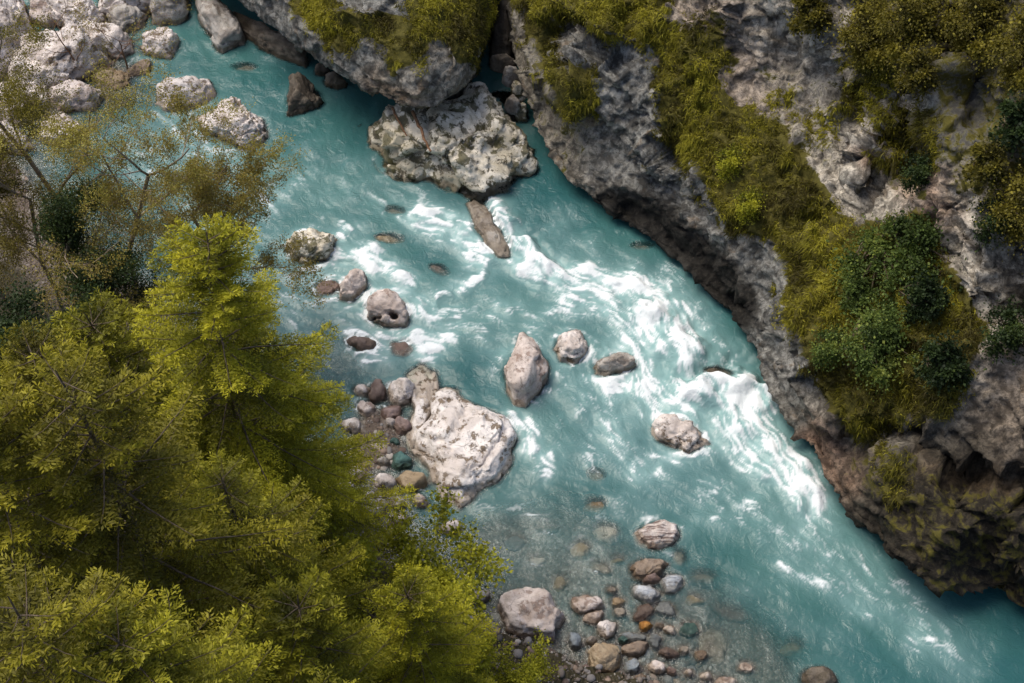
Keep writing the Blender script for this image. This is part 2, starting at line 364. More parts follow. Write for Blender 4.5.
def build_cliff(lip, nfun, prof, ncol, blobs, zones, base_zone, mosspolys, seed, amp=1.0, flip=False):
    """lip: (u, v, lip height, undercut depth); prof: (set-back, rise) along the face above the lip"""
    lip = np.asarray(lip, float)
    Pl = pix(lip[:, 0], lip[:, 1], lip[:, 2])
    S = resample(np.concatenate([Pl, lip[:, 3:4]], 1), ncol)
    s01 = np.linspace(0, 1, ncol)
    N2 = np.array([nfun(s) for s in s01]); N2 /= np.linalg.norm(N2, axis=1)[:, None]
    prof = np.asarray(prof, float)
    L = np.concatenate([[0], np.cumsum(np.hypot(np.diff(prof[:, 0]), np.diff(prof[:, 1])))])
    nup = int(L[-1] / 0.075); q = np.linspace(0, L[-1], nup)
    D = np.interp(q, L, prof[:, 0]); Z = np.interp(q, L, prof[:, 1])
    # round the corners of the profile
    k = np.ones(9) / 9
    Ds = np.convolve(np.pad(D, 4, mode='edge'), k, 'valid'); Zs = np.convolve(np.pad(Z, 4, mode='edge'), k, 'valid')
    rows = []; dep = []
    for f in np.linspace(0, 1, 30):           # undercut, from below the water up to the lip
        ang = f * math.pi / 2
        dd = S[:, 3] * math.cos(ang) ** 0.9 if f < 1 else 0 * S[:, 3]
        zz = -1.4 + (S[:, 2] + 1.4) * (math.sin(ang) ** 0.8)
        rows.append(np.stack([S[:, 0] + N2[:, 0] * dd, S[:, 1] + N2[:, 1] * dd, zz], -1)); dep.append(0.0)
    for d, z in zip(Ds[1:], Zs[1:]):
        rows.append(np.stack([S[:, 0] + N2[:, 0] * d, S[:, 1] + N2[:, 1] * d, S[:, 2] + z], -1)); dep.append(d)
    G = np.array(rows); dep = np.array(dep)[:, None]
    edge = 0.35 + 0.65 * sstep(0.1, 1.3, dep)
    sg = -1 if flip else 1
    nr, nc = G.shape[:2]
    def flat(A): return A.reshape(-1, 3)
    Nn = grid_normals(G) * sg
    Q = flat(G) + seed
    big = fbm(Q * 0.22, 3).reshape(nr, nc)
    G = G + Nn * (0.75 * amp * big * edge)[..., None]
    # traced hollows and ribs of the face
    u, v = proj(flat(G)); u = u.reshape(nr, nc); v = v.reshape(nr, nc)
    uw = u + 9 * pnoise(Q * 0.8).reshape(nr, nc) + 4 * pnoise(Q * 2.2).reshape(nr, nc); vw = v + 9 * pnoise(Q * 0.8 + 40).reshape(nr, nc) + 4 * pnoise(Q * 2.2 + 9).reshape(nr, nc)
    for pts, r, a in blobs:
        dd = polydist(uw, vw, pts if len(pts) > 1 else pts * 2)
        G = G + (np.array([-0.62, -0.5, 0.6])) * (a * np.exp(-(dd / r) ** 2))[..., None]
    Nn = grid_normals(G) * sg
    # strata blocks and cracks
    R = np.array([[0.8, 0.5, 0.33], [-0.55, 0.83, 0.08], [-0.2, -0.25, 0.95]])
    Qs = (Q @ R.T) * np.array([0.42, 0.42, 0.95])
    Qs = Qs + 0.22 * np.stack([pnoise(Q * 0.9), pnoise(Q * 0.9 + 31), pnoise(Q * 0.9 + 77)], -1)
    h1, e1 = fracture(Qs); h2, e2 = fracture(Qs * 2.3 + 5); h3, e3 = fracture(Qs * 5.6 + 11)
    msk = np.clip(0.60 + 0.9 * fbm(Q * 0.3 + 60, 2), 0.1, 1)
    blk = (1.10 * h1 - 0.45 * np.exp(-(e1 / 0.05) ** 2) + 0.52 * h2 - 0.20 * np.exp(-(e2 / .07) ** 2)) * msk + 0.17 * h3
    det = 0.07 * ridged(Q * 1.6, 4, 0.6) + 0.05 * fbm(Q * 4.0, 3, 0.65)
    G = G + Nn * ((amp * blk.reshape(nr, nc)) * edge + det.reshape(nr, nc) * (0.5 + 0.5 * edge))[..., None]
    V = flat(G)
    u, v = proj(V)
    un = u + 14 * fbm(V * 0.7, 3); vn = v + 14 * fbm(V * 0.7 + 50, 3)
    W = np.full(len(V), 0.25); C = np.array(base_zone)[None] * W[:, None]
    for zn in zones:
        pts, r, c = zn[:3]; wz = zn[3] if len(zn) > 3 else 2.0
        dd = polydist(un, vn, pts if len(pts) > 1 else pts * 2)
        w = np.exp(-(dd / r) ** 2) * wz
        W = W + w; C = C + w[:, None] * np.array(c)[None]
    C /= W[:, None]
    moss = np.zeros(len(V))
    for poly, a in mosspolys:
        moss = np.maximum(moss, a * inpoly(un, vn, poly))
    m2 = moss.reshape(nr, nc)
    for _ in range(3):
        m2 = (m2 + np.roll(m2, 1, 0) + np.roll(m2, -1, 0) + np.roll(m2, 1, 1) + np.roll(m2, -1, 1)) / 5
    Fq = grid_faces(nr, nc)
    if not flip: Fq = Fq
    return V, Fq, dict(zone=C, moss=m2.ravel()), (nr, nc), moss

BLUE = (0.175, 0.18, 0.175); PALE = (0.43, 0.40, 0.345); PINK = (0.28, 0.235, 0.195); OCHRE = (0.30, 0.20, 0.11); DARK = (0.10, 0.085, 0.06); GREY = (0.21, 0.195, 0.165); RUST = (0.33, 0.17, 0.10)
LIP1 = [(500, -110, 2.5, 2), (505, -30, 2.2, 2), (511, 40, 1.8, 2), (528, 105, 1.3, 1.4), (546, 150, .9, .9), (568, 182, 0.7, .9), (602, 206, .5, .9), (625, 222, .4, .9), (650, 241, .4, .9), (690, 277, .4, .9), (720, 307, .4, .9), (745, 334, .45, .9), (764, 362, 0.6, .9), (785, 405, 0.5, .8), (807, 445, 0.5, .8), (828, 480, 0.5, .8),
        (852, 512, 0.5, .8), (885, 537, 0.6, .9), (905, 560, 0.9, 1.3), (940, 587, 1.2, 1.7), (985, 596, 1.0, 1.4), (1024, 611, 0.7, 1), (1100, 640, .7, 1), (1300, 720, .7, 1)]
def n1fun(s):
    k = min(1, max(0, (s - 0.05) / 0.30)); k = k * k * (3 - 2 * k)
    return np.array([0.97 * (1 - k) + 0.80 * k, 0.22 * (1 - k) + 0.60 * k])
PROF1 = [(0, 0), (0.25, 0.55), (1.25, 2.9), (1.8, 3.6), (4.6, 6.2), (5.4, 8.4), (8.5, 12.2), (9.5, 15.0), (13, 19), (19, 22), (30, 24)]
BLOB1 = [([(625, 212), (650, 224), (680, 250), (706, 276), (732, 308)], 9, -0.35), ([(895, 85), (885, 140), (905, 160)], 24, -1.5), ([(880, 110), (862, 150), (860, 165)], 9, 0.9), ([(1010, 250), (1015, 320)], 18, -1.1), ([(1012, 312), (1030, 312)], 10, -1.5),
         ([(848, 440), (900, 440), (960, 470), (1040, 500)], 12, -1.3), ([(985, 545), (990, 580)], 25, -1.0), ([(900, 500), (930, 540)], 45, 0.8), ([(800, 210), (820, 330), (850, 400)], 40, 0.7),
         ([(690, 110), (740, 190)], 35, 0.5), ([(575, 90)], 25, 0.6), ([(770, 20), (790, 70)], 10, -0.7), ([(820, 250), (840, 270)], 12, 0.4), ([(950, 30), (975, 110)], 18, -1.0),
         ([(930, 250), (960, 320)], 14, -0.6), ([(970, 300), (940, 400)], 22, 0.6)]
ZONE1 = [([(610, 80), (650, 180), (700, 225)], 42, BLUE), ([(760, 280), (790, 370)], 30, BLUE), ([(545, 110), (560, 160)], 25, GREY), ([(790, 30), (820, 180)], 32, PALE), ([(860, 150), (872, 120)], 18, PALE),
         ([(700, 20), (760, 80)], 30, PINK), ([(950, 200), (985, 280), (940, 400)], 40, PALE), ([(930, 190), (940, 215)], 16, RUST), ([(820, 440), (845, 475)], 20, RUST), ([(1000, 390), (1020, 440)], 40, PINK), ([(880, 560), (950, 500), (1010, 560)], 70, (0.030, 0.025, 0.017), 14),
         ([(870, 440), (900, 460)], 20, PALE), ([(960, 90), (965, 120)], 22, BLUE), ([(800, 400), (860, 500)], 22, GREY), ([(618, 207), (650, 216), (680, 240), (706, 268), (732, 303)], 13, (0.011, 0.010, 0.008), 60), ([(865, 140), (868, 160)], 7, RUST), ([(1000, 480), (930, 470)], 14, OCHRE)]  # near-black strip along the foot paints the undercut's shade into the rock colour
GR1 = [  # grass on the wall, traced
    ([(515, -60), (560, -20), (562, 20), (552, 40), (560, 62), (572, 70), (598, 75), (596, 100), (580, 122), (566, 110), (552, 85), (545, 55), (530, 40), (518, 10)], 1.0),
    ([(570, -60), (672, -60), (670, 20), (668, 48), (640, 50), (634, 40), (600, 42), (592, 22), (570, 15)], 0.9),
    ([(655, 55), (668, 40), (680, 20), (700, 30), (715, 70), (728, 95), (760, 110), (790, 135), (800, 165), (822, 185), (840, 210), (850, 230), (828, 248), (790, 248), (762, 238), (740, 235), (722, 215), (700, 180), (678, 150), (660, 130), (652, 95)], 1.0),
    ([(790, 250), (835, 235), (850, 250), (835, 330), (845, 370), (880, 385), (925, 375), (962, 378), (970, 398), (950, 412), (905, 415), (885, 432), (862, 438), (845, 420), (830, 400), (818, 370), (800, 340), (788, 315), (786, 285)], 1.0),
    ([(850, 235), (920, 215), (950, 270), (985, 340), (965, 385), (880, 390), (835, 330)], 0.8),
    ([(880, 445), (912, 455), (915, 490), (895, 510), (878, 485)], 0.55),
    ([(845, 55), (880, 40), (900, 70), (885, 100), (870, 125), (845, 118)], 0.6),
    ([(880, 115), (905, 100), (935, 110), (940, 150), (935, 178), (910, 182), (878, 172)], 0.6),
    ([(690, 10), (725, 20), (735, 60), (720, 75), (705, 60)], 0.6),
    ([(765, 75), (800, 95), (832, 130), (835, 150), (805, 140), (775, 110)], 0.45)]
MOSS1 = [(p, a) for p, a in GR1] + [([(840, 440), (1030, 490), (1030, 620), (930, 590), (860, 500)], 0.46), ([(850, -50), (1040, -50), (1040, 250), (940, 180), (930, 90), (850, 60)], 0.55), ([(735, 60), (850, 60), (850, 190), (800, 170)], 0.42),
        ([(850, 230), (930, 200), (980, 340), (950, 420), (850, 420)], 0.7), ([(510, 30), (560, 60), (600, 120), (560, 180), (530, 110)], 0.40)]
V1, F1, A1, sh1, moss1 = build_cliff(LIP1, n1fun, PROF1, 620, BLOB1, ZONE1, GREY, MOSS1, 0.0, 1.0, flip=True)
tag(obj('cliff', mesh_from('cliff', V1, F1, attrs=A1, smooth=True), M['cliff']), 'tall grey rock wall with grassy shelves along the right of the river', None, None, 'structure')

LIP2 = [(60, -130, 2.0, 2.5), (150, -60, 2.0, 3), (225, -8, 2.0, 3.2), (262, 22, 2.1, 3.4), (290, 44, 2.3, 3.4), (318, 62, 2.5, 3.4), (345, 78, 2.7, 3.4), (371, 93, 2.8, 3.4), (392, 103, 2.9, 3.4), (415, 109, 3.0, 3.2), (440, 104, 3.0, 3), (463, 91, 3.0, 2.6), (475, 75, 3.0, 2), (482, 52, 2.9, 1.6), (491, 26, 2.8, 1.2), (497, 0, 2.6, 1.0), (500, -50, 2.4, .8), (502, -110, 2.4, .8)]
def n2fun(s):
    return np.array([-0.15 - 0.55 * sstep(0.55, 0.95, s), 1.0])
PROF2 = [(0, 0), (-0.12, 0.45), (0.25, 1.3), (0.75, 1.75), (3.0, 2.9), (6, 4.4), (9, 7), (16, 11), (24, 13)]
ZONE2 = [([(250, 20), (330, 70), (420, 95)], 25, BLUE), ([(430, 75), (470, 65)], 20, GREY), ([(370, 10), (400, 15)], 20, BLUE), ([(420, 100), (380, 90)], 12, OCHRE)]
GR2 = [([(285, -60), (335, -60), (338, 12), (362, 20), (405, 18), (408, -60), (512, -60), (500, 20), (490, 45), (478, 62), (455, 58), (440, 40), (428, 45), (415, 66), (388, 68), (378, 52), (362, 45), (345, 50), (328, 50), (322, 30), (300, 15)], 1.0)]
V2, F2, A2, sh2, moss2 = build_cliff(LIP2, n2fun, PROF2, 380, [([(478, -20), (447, 20), (443, 60)], 5, -0.35)], ZONE2, GREY, GR2, 31.0, 0.55, flip=True)
tag(obj('overhang', mesh_from('overhang', V2, F2, attrs=A2, smooth=True), M['cliff']), 'grass topped rock ledge jutting over the river at the top', None, None, 'structure')

# ------------------------------------------------------------------ grass on the cliffs
def scatter_on(V, Fq, dens, n, rng):
    a = V[Fq[:, 0]]; b = V[Fq[:, 1]]; c = V[Fq[:, 2]]; d = V[Fq[:, 3]]
    nn = np.cross(c - a, d - b); ar = np.linalg.norm(nn, axis=1) * 0.5
    w = ar * dens[Fq].mean(1); w = np.where(np.isfinite(w), w, 0)
    k = rng.choice(len(Fq), n, p=w / w.sum())
    s = rng.rand(n, 1); t = rng.rand(n, 1)
    P = (a[k] * (1 - s) + b[k] * s) * (1 - t) + (d[k] * (1 - s) + c[k] * s) * t
    N = nn[k] / (np.linalg.norm(nn[k], axis=1)[:, None] + 1e-9)
    return P, N
def blades(P, D0, L, W, droop, tint):
    """bent tapered grass blades: three cross sections, tip a point"""
    n = len(P)
    side = np.cross(D0, np.array([0.3, -0.8, 0.5]) + 0.6 * np.random.RandomState(5).normal(size=(n, 3))); side /= np.linalg.norm(side, axis=1)[:, None] + 1e-9
    m = P + D0 * (L * 0.5)[:, None] + np.array([0, 0, -1.0]) * (droop * L * 0.12)[:, None]
    e = P + D0 * (L * 0.85)[:, None] + np.array([0, 0, -1.0]) * (droop * L * 0.55)[:, None]
    w = W[:, None] * side
    V = np.stack([P - w, P + w, m + w * 0.8, m - w * 0.8, e], 1).reshape(-1, 3)
    i = 5 * np.arange(n)
    return V, np.stack([i, i + 1, i + 2, i + 3], 1), np.stack([i + 3, i + 2, i + 4], 1), np.repeat(tint, 5)
def make_grass(name, V, Fq, polys, ntuft, nb, label, seed, outdir, rngL=(0.11, 0.29)):
    rng = np.random.RandomState(seed)
    u, v = proj(V); un = u + 13 * fbm(V * 1.1, 4, .65); vn = v + 13 * fbm(V * 1.1 + 50, 4, .65)
    den = np.zeros(len(V))
    for poly, a in polys: den = np.maximum(den, a * inpoly(un, vn, poly))
    den = den * np.clip(0.75 + 1.3 * fbm(V * 0.9 + 5, 4, .65), 0.03, 1.5)
    T, N = scatter_on(V, Fq, den, ntuft, rng)
    N = np.where((N @ np.array([-0.3, -0.5, 0.8]))[:, None] < 0, -N, N)
    base = 0.44 + 0.75 * fbm(T * 0.55 + 3, 3) + 0.16 * rng.normal(size=ntuft)
    lng = np.clip(1.0 + 0.6 * fbm(T * 0.9 + 30, 2), 0.5, 1.7)
    P = np.repeat(T, nb, 0) + 0.07 * rng.normal(size=(ntuft * nb, 3))
    D = np.repeat(N, nb, 0) * 0.7 + np.array(outdir) + 0.55 * rng.normal(size=P.shape)
    D /= np.linalg.norm(D, axis=1)[:, None]
    L = rng.uniform(*rngL, len(P)) * np.repeat(lng, nb)
    W = rng.uniform(0.008, 0.016, len(P))
    tint = np.clip(np.repeat(base, nb) + 0.16 * rng.normal(size=len(P)), 0, 1)
    VV, q, t3, tt = blades(P - 0.03 * D, D, L, W, rng.uniform(0.6, 1.7, len(P)), tint)
    tag(obj(name, mesh_from(name, VV, q, t3, dict(tint=tt)), M['grass']), label, 'grass', None, 'stuff')
make_grass('grass', V1, F1, GR1, 14000, 18, 'long yellow green grass hanging from the rock wall', 3, (-0.25, -0.3, 0.35))
make_grass('grass', V2, F2, GR2, 5500, 18, 'short bright grass covering the rock overhang', 4, (0.0, -0.3, 0.5), (0.12, 0.27))

# ------------------------------------------------------------------ rocks
_ico = {}
def icosphere(k):
    if k in _ico: return _ico[k]
    import bmesh
    bm = bmesh.new(); bmesh.ops.create_icosphere(bm, subdivisions=k, radius=1)
    V = np.array([v.co[:] for v in bm.verts]); Ff = np.array([[v.index for v in f.verts] for f in bm.faces]); bm.free()
    V /= np.linalg.norm(V, axis=1)[:, None]
    _ico[k] = (V, Ff); return _ico[k]
ROCKTOPS = []; ROCKINFO = []
def rock(outline, h, mat, label, name='boulder', seed=None, group=None, base=0.0, dents=(), rough=1.0, flat=0.8, cat='boulder', sub=None, facets=14, zl=0.0):
    """outline: traced (u, v) list, or (u, v, ru, rv, rot) of an ellipse; h: height above base; base<0 sinks it under the water"""
    if seed is None: seed = int(outline[0][0] * 7 + outline[0][1] * 13) if not np.isscalar(outline[0]) else int(outline[0] * 7 + outline[1] * 13)
    rng = np.random.RandomState(seed % 99991)
    if np.isscalar(outline[0]):
        u0, v0, ru, rv = outline[:4]; rot = math.radians(outline[4]) if len(outline) > 4 else 0
        th = np.linspace(0, 2 * math.pi, 20, endpoint=False)
        k = 1 + 0.10 * np.sin(2 * th + rng.rand() * 6) * rng.rand() + 0.10 * np.sin(3 * th + rng.rand() * 6) * rng.rand() + 0.05 * rng.normal(size=20)
        x = ru * np.cos(th) * k; y = rv * np.sin(th) * k
        outline = np.stack([u0 + x * math.cos(rot) - y * math.sin(rot), v0 + x * math.sin(rot) + y * math.cos(rot)], 1)
    O = np.asarray(outline, float)
    if 'huge cream' in label: O = O.mean(0) + np.array([3, 1]) + (O - O.mean(0)) * 1.06
    if group == GL and O[:, 0].mean() < 130: O = O.mean(0) + (O - O.mean(0)) * 1.28
    kk = (O[:, 1].max() - O[:, 1]) / (np.ptp(O[:, 1]) + 1e-6)
    P = pix(O[:, 0], O[:, 1], base + 0.55 * h * kk)[:, :2]
    c = (P.max(0) + P.min(0)) / 2 * 0.5 + P.mean(0) * 0.5
    Q = P - c
    # radius of the outline by bearing
    ang = np.arctan2(Q[:, 1], Q[:, 0]); 
    tt = np.linspace(-math.pi, math.pi, 361); R = np.zeros(361)
    for i, a in enumerate(tt):
        dx, dy = math.cos(a), math.sin(a); best = 0
        for j in range(len(Q)):
            A = Q[j]; B = Q[(j + 1) % len(Q)]; E = B - A
            den = dx * E[1] - dy * E[0]
            if abs(den) < 1e-9: continue
            t = (A[0] * E[1] - A[1] * E[0]) / den; s = (A[0] * dy - A[1] * dx) / den
            if t > 0 and -1e-6 <= s <= 1 + 1e-6: best = max(best, t)
        R[i] = best
    size = R.mean()
    if sub is None: sub = 6 if size > 1.1 else (5 if size > 0.45 else 4)
    D, Ff = icosphere(sub)
    # facets: the sphere cut by random planes
    pn = rng.normal(size=(facets, 3)); pn[:, 2] = np.abs(pn[:, 2]) * 0.9; pn /= np.linalg.norm(pn, axis=1)[:, None]
    off = rng.uniform(0.66, 0.95, facets)
    dots = D @ pn.T
    rr = np.where(dots > 0.05, off / np.maximum(dots, 0.05), 9)
    rr = -np.log(np.exp(-rr * 38).sum(1) + np.exp(-38.0)) / 38
    rr = rr / np.percentile(rr, 85)
    th = np.arctan2(D[:, 1], D[:, 0]); Rt = np.interp(th, tt, R)
    cz = np.hypot(D[:, 0], D[:, 1]); sz = D[:, 2]
    rho = cz ** 0.72
    X = c[0] + np.cos(th) * Rt * rho * (0.25 + 0.75 * rr); Y = c[1] + np.sin(th) * Rt * rho * (0.25 + 0.75 * rr)
    tilt = rng.normal(size=2) * 0.14
    zt = np.where(sz > 0, h * np.sign(sz) * np.abs(sz) ** flat * rr, -(0.5 * size + 0.15) * np.abs(sz) ** 0.7)
    zt = zt + np.where(sz > 0, sz, 0) * h * 1.2 * (tilt[0] * (X - c[0]) + tilt[1] * (Y - c[1])) / size
    V = np.stack([X, Y, base + zt], 1)
    L = size
    nrm = D.copy(); nrm[:, 2] *= 1.2; nrm /= np.linalg.norm(nrm, axis=1)[:, None]
    S = V / L + seed * 1.37
    d = 0.035 * fbm(S * 1.6, 3) + rough * (0.014 * ridged(S * 3.2, 4, 0.6) - 0.02 + 0.018 * fbm(S * 9, 3, .6))
    Sw = S + 0.10 * np.stack([pnoise(S * 2), pnoise(S * 2 + 31), pnoise(S * 2 + 77)], -1)
    h1, e1 = fracture(Sw * np.array([1.3, 1.3, 2.0])); h2, e2 = fracture(Sw * np.array([3.6, 3.6, 5.0]) + 3)
    d = d + rough * (0.13 * h1 - 0.04 * np.exp(-(e1 / 0.06) ** 2) + 0.05 * h2)
    V = V + nrm * (d * L)[:, None]
    if dents:
        uu, vv = proj(V)
        for (du, dv, dr, da) in dents:
            w = np.exp(-(((uu - du) / dr) ** 2 + ((vv - dv) / (dr * 0.8)) ** 2) ** 2.5) * (sz > -0.2)
            V = V + w[:, None] * da * np.array([0, 0.45, -0.75])
    ROCKTOPS.append(V[D[:, 2] > (0.42 if base < -0.15 else -0.06)]); ROCKINFO.append((c[0], c[1], size, base + h))
    org = np.array([c[0], c[1], base])
    o = obj(name, mesh_from(name, V - org, Ft=Ff, smooth=True), M[mat] if isinstance(mat, str) else mat, None, tuple(org))
    return tag(o, label, cat, group)

GB = 'boulders standing in the river'; GS = 'stones on the gravel shore'; GU = 'stones under the water'; GC = 'stones beside the big pale boulder'; GL = 'rocks at the far bend'
# far bend, upper left
rock([(15, 60), (22, 35), (45, 28), (62, 35), (95, 38), (100, 55), (80, 72), (62, 84), (40, 90), (20, 80)], 1.5, 'white', 'large pitted white boulder at the far bend behind the brown trees', group=GL)
rock([(-40, 20), (-10, -15), (20, -10), (28, 20), (22, 50), (0, 75), (-35, 70)], 2.0, 'white', 'tall white boulder cut by the left edge of the picture', group=GL)
rock([(28, -20), (55, -15), (60, 12), (48, 24), (32, 18)], 1.2, 'pink', 'small pinkish boulder between the two big white ones at the far bend', group=GL)
rock([(95, -25), (150, -25), (148, 6), (130, 16), (105, 14)], 1.2, 'white', 'white boulder at the top edge above the brown twigs', group=GL)
rock([(148, -25), (188, -20), (188, 12), (176, 26), (152, 24)], 1.6, 'grey', 'grey boulder with dark streaks beside the narrow inlet', group=GL)
rock([(192, -10), (212, -12), (235, 14), (248, 30), (250, 46), (238, 52), (222, 56), (214, 44), (202, 28)], 1.3, 'grey', 'long leaning grey boulder at the foot of the overhang', group=GL)
rock([(136, 44), (145, 30), (165, 26), (180, 32), (181, 48), (172, 61), (155, 56), (142, 52)], 0.9, 'white', 'blocky pale boulder with a dark foot by the narrow inlet', group=GL)
rock([(150, 88), (165, 80), (185, 74), (208, 74), (217, 90), (212, 102), (190, 110), (165, 112), (152, 102)], 0.9, 'white', 'white wedge boulder upstream of the jagged white one', group=GL)
rock([(192, 112), (208, 104), (222, 96), (240, 96), (258, 112), (270, 126), (266, 142), (250, 155), (236, 148), (215, 134), (198, 125)], 1.1, 'white', 'jagged white boulder with dark mossy edge in the turquoise pool', group=GL, rough=1.4)
for (e, h, m, lab) in [((75, 12, 26, 18, 20), 1.4, 'white', 'broken pale boulder between the pinkish one and the white one at the top edge'), ((105, 40, 24, 15, 30), 1.0, 'white', 'angular pale boulder under the brown twigs right of the large pitted one'), ((20, 100, 26, 16, -20), 1.0, 'white', 'pale boulder low at the left edge under thin leaves'),
        ((75, 98, 24, 13, 10), 0.8, 'pink', 'pinkish boulder seen through thin leaves below the large pitted one'), ((0, 140, 24, 15, 0), .9, 'white', 'white boulder at the left edge behind olive brown leaves'), ((125, 18, 16, 12, 0), .8, 'grey', 'grey stone block in front of the white boulder at the top edge'), ((62, 130, 20, 11, 0), .6, 'white', 'low white rock in the leaves at the water of the far bend')]:
    rock(e, h, m, lab, group=GL, rough=1.4, facets=9)
rock((110, 78, 20, 10, 10), 0.35, 'tan', 'low pale rock awash among brown twigs', base=-0.1, group=GL)
rock((140, 70, 17, 9, -20), 0.35, 'brown', 'low brown rock awash beside the blocky pale boulder', base=-0.1, group=GL)
rock((245, 73, 17, 6, 0), 0.35, 'brown', 'brown rock just under the calm turquoise pool', base=-0.45, group=GU, cat='rock')
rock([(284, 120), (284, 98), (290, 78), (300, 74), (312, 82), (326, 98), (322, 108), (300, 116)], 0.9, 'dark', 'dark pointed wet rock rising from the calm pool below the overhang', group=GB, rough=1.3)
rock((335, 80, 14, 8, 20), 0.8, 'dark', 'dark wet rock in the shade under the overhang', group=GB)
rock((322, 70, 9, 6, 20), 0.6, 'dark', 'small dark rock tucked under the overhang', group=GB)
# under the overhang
rock([(226, 0), (262, 20), (290, 42), (320, 64), (314, 74), (280, 58), (250, 40), (230, 24)], 0.8, 'dark', 'long dark rock shape added as the black shade below the left part of the overhang', group=GB)  # added dark shape standing in for the black shade under the ledge
rock([(352, 112), (358, 100), (390, 92), (440, 88), (470, 78), (488, 76), (500, 90), (508, 115), (531, 134), (533, 155), (520, 172), (497, 189), (470, 197), (440, 194), (424, 183), (402, 176), (380, 152), (358, 132)], 2.6, 'mossy', 'huge cream and dark mottled boulder jammed under the overhang', group=GB, rough=1.5, facets=20, dents=((404, 120, 7, .25),))
rock((398, 172, 12, 9, 40), 0.5, 'mossy', 'small mottled stone at the left foot of the huge mottled boulder', group=GB)
for k, (u, v, a, b, m, lab) in enumerate([(503, 62, 13, 8, 'dark', 'dark slab wedged highest in the crevice beside the overhang'), (512, 76, 11, 8, 'grey', 'grey stone wedged in the crevice below the dark slab'), (518, 91, 10, 7, 'mossy', 'cream stone in the middle of the crevice rubble'),
        (512, 103, 10, 7, 'grey', 'grey stone low in the crevice behind the mottled boulder'), (521, 110, 10, 7, 'mossy', 'lowest cream stone of the crevice rubble against the wall')]):
    rock((u, v, a, b, 20 * k), 0.8, m, lab, 'stone', group='rubble in the crevice', base=1.5 - 0.33 * k, cat='stone')
rock([(488, 60), (490, 20), (497, -30), (512, -40), (516, 10), (518, 45), (508, 66)], 2.0, 'dark', 'dark filler rock added as the shade of the crevice between overhang and wall', group='rubble in the crevice', base=0.4)  # added filler that turns the crevice black where open water showed
# rapids
rock([(466, 202), (474, 197), (486, 205), (498, 225), (510, 248), (512, 262), (500, 262), (486, 248), (474, 226)], 0.45, 'grey', 'long ridge of wet rock awash at the head of the rapids', base=-0.1, group=GB, facets=8)
rock([(281, 246), (292, 236), (307, 229), (327, 225), (339, 232), (338, 247), (326, 259), (304, 267), (286, 262)], 0.9, 'mossy', 'dark mottled boulder beside the brown leaved branches', group=GB, rough=1.2, dents=((322, 232, 6, .3),))
rock([(341, 280), (356, 268), (367, 271), (368, 284), (360, 294), (352, 303), (340, 299)], 0.7, 'pink', 'narrow grey pink boulder with a steep dark side', group=GB, facets=8)
rock((328, 290, 18, 10, -10), 0.35, 'mauve', 'mauve rock awash behind the narrow grey pink boulder', base=-0.2, group=GU, cat='rock')
rock([(362, 320), (363, 303), (375, 293), (403, 290), (410, 298), (410, 318), (404, 328), (385, 328)], 0.95, 'pink', 'squared pink boulder with two dark hollows', group=GB, facets=9, dents=((394, 316, 3.6, 0.75), (391, 313, 3.0, 0.5), (374, 318, 2.6, 0.4), (379, 317, 2.4, 0.35)))
rock((362, 344, 17, 9, 10), 0.32, 'red', 'dark red rock with wash over it below the squared pink boulder', base=-0.05, group=GB, cat='rock')
rock((402, 350, 16, 10, 20), 0.3, 'mauve', 'mauve rock under foam above the big pale boulder', base=-0.22, group=GU, cat='rock')
rock((392, 243, 20, 8, 10), 0.4, 'tan', 'tan rock under green water between the two foam tongues', base=-0.4, group=GU, cat='rock')
rock((395, 216, 15, 6, 10), 0.4, 'brown', 'faint brown rock under the water below the mottled boulder', base=-0.5, group=GU, cat='rock')
rock((440, 276, 15, 7, 30), 0.4, 'mauve', 'faint mauve rock under the middle of the rapids', base=-0.48, group=GU, cat='rock')
rock([(502, 392), (503, 370), (511, 345), (519, 328), (527, 324), (540, 336), (549, 355), (548, 378), (539, 393), (527, 412), (512, 408)], 1.2, 'pink', 'tall leaning pink boulder with streaked sides in mid stream', group=GB, facets=10)
rock([(553, 345), (560, 332), (572, 324), (583, 324), (588, 340), (585, 356), (573, 366), (560, 362)], 0.85, 'white', 'rounded pitted boulder in mid stream right of the leaning one', group=GB)
rock([(587, 367), (600, 357), (618, 350), (633, 349), (641, 356), (640, 365), (627, 371), (606, 377), (592, 375)], 0.55, 'grey', 'low grey rounded boulder washed by foam', group=GB)
rock([(651, 425), (660, 415), (675, 417), (690, 422), (704, 430), (713, 444), (700, 449), (685, 453), (668, 447), (655, 440)], 0.6, 'white', 'jagged low boulder alone in the white water', group=GB, rough=1.5)
rock((716, 376, 20, 9, 15), 0.45, 'dark', 'dark rock under the water above the standing wave', base=-0.42, group=GU, cat='rock')
rock((641, 251, 14, 6, 0), 0.4, 'brown', 'brown rock under the deep water near the cave', base=-0.45, group=GU, cat='rock')
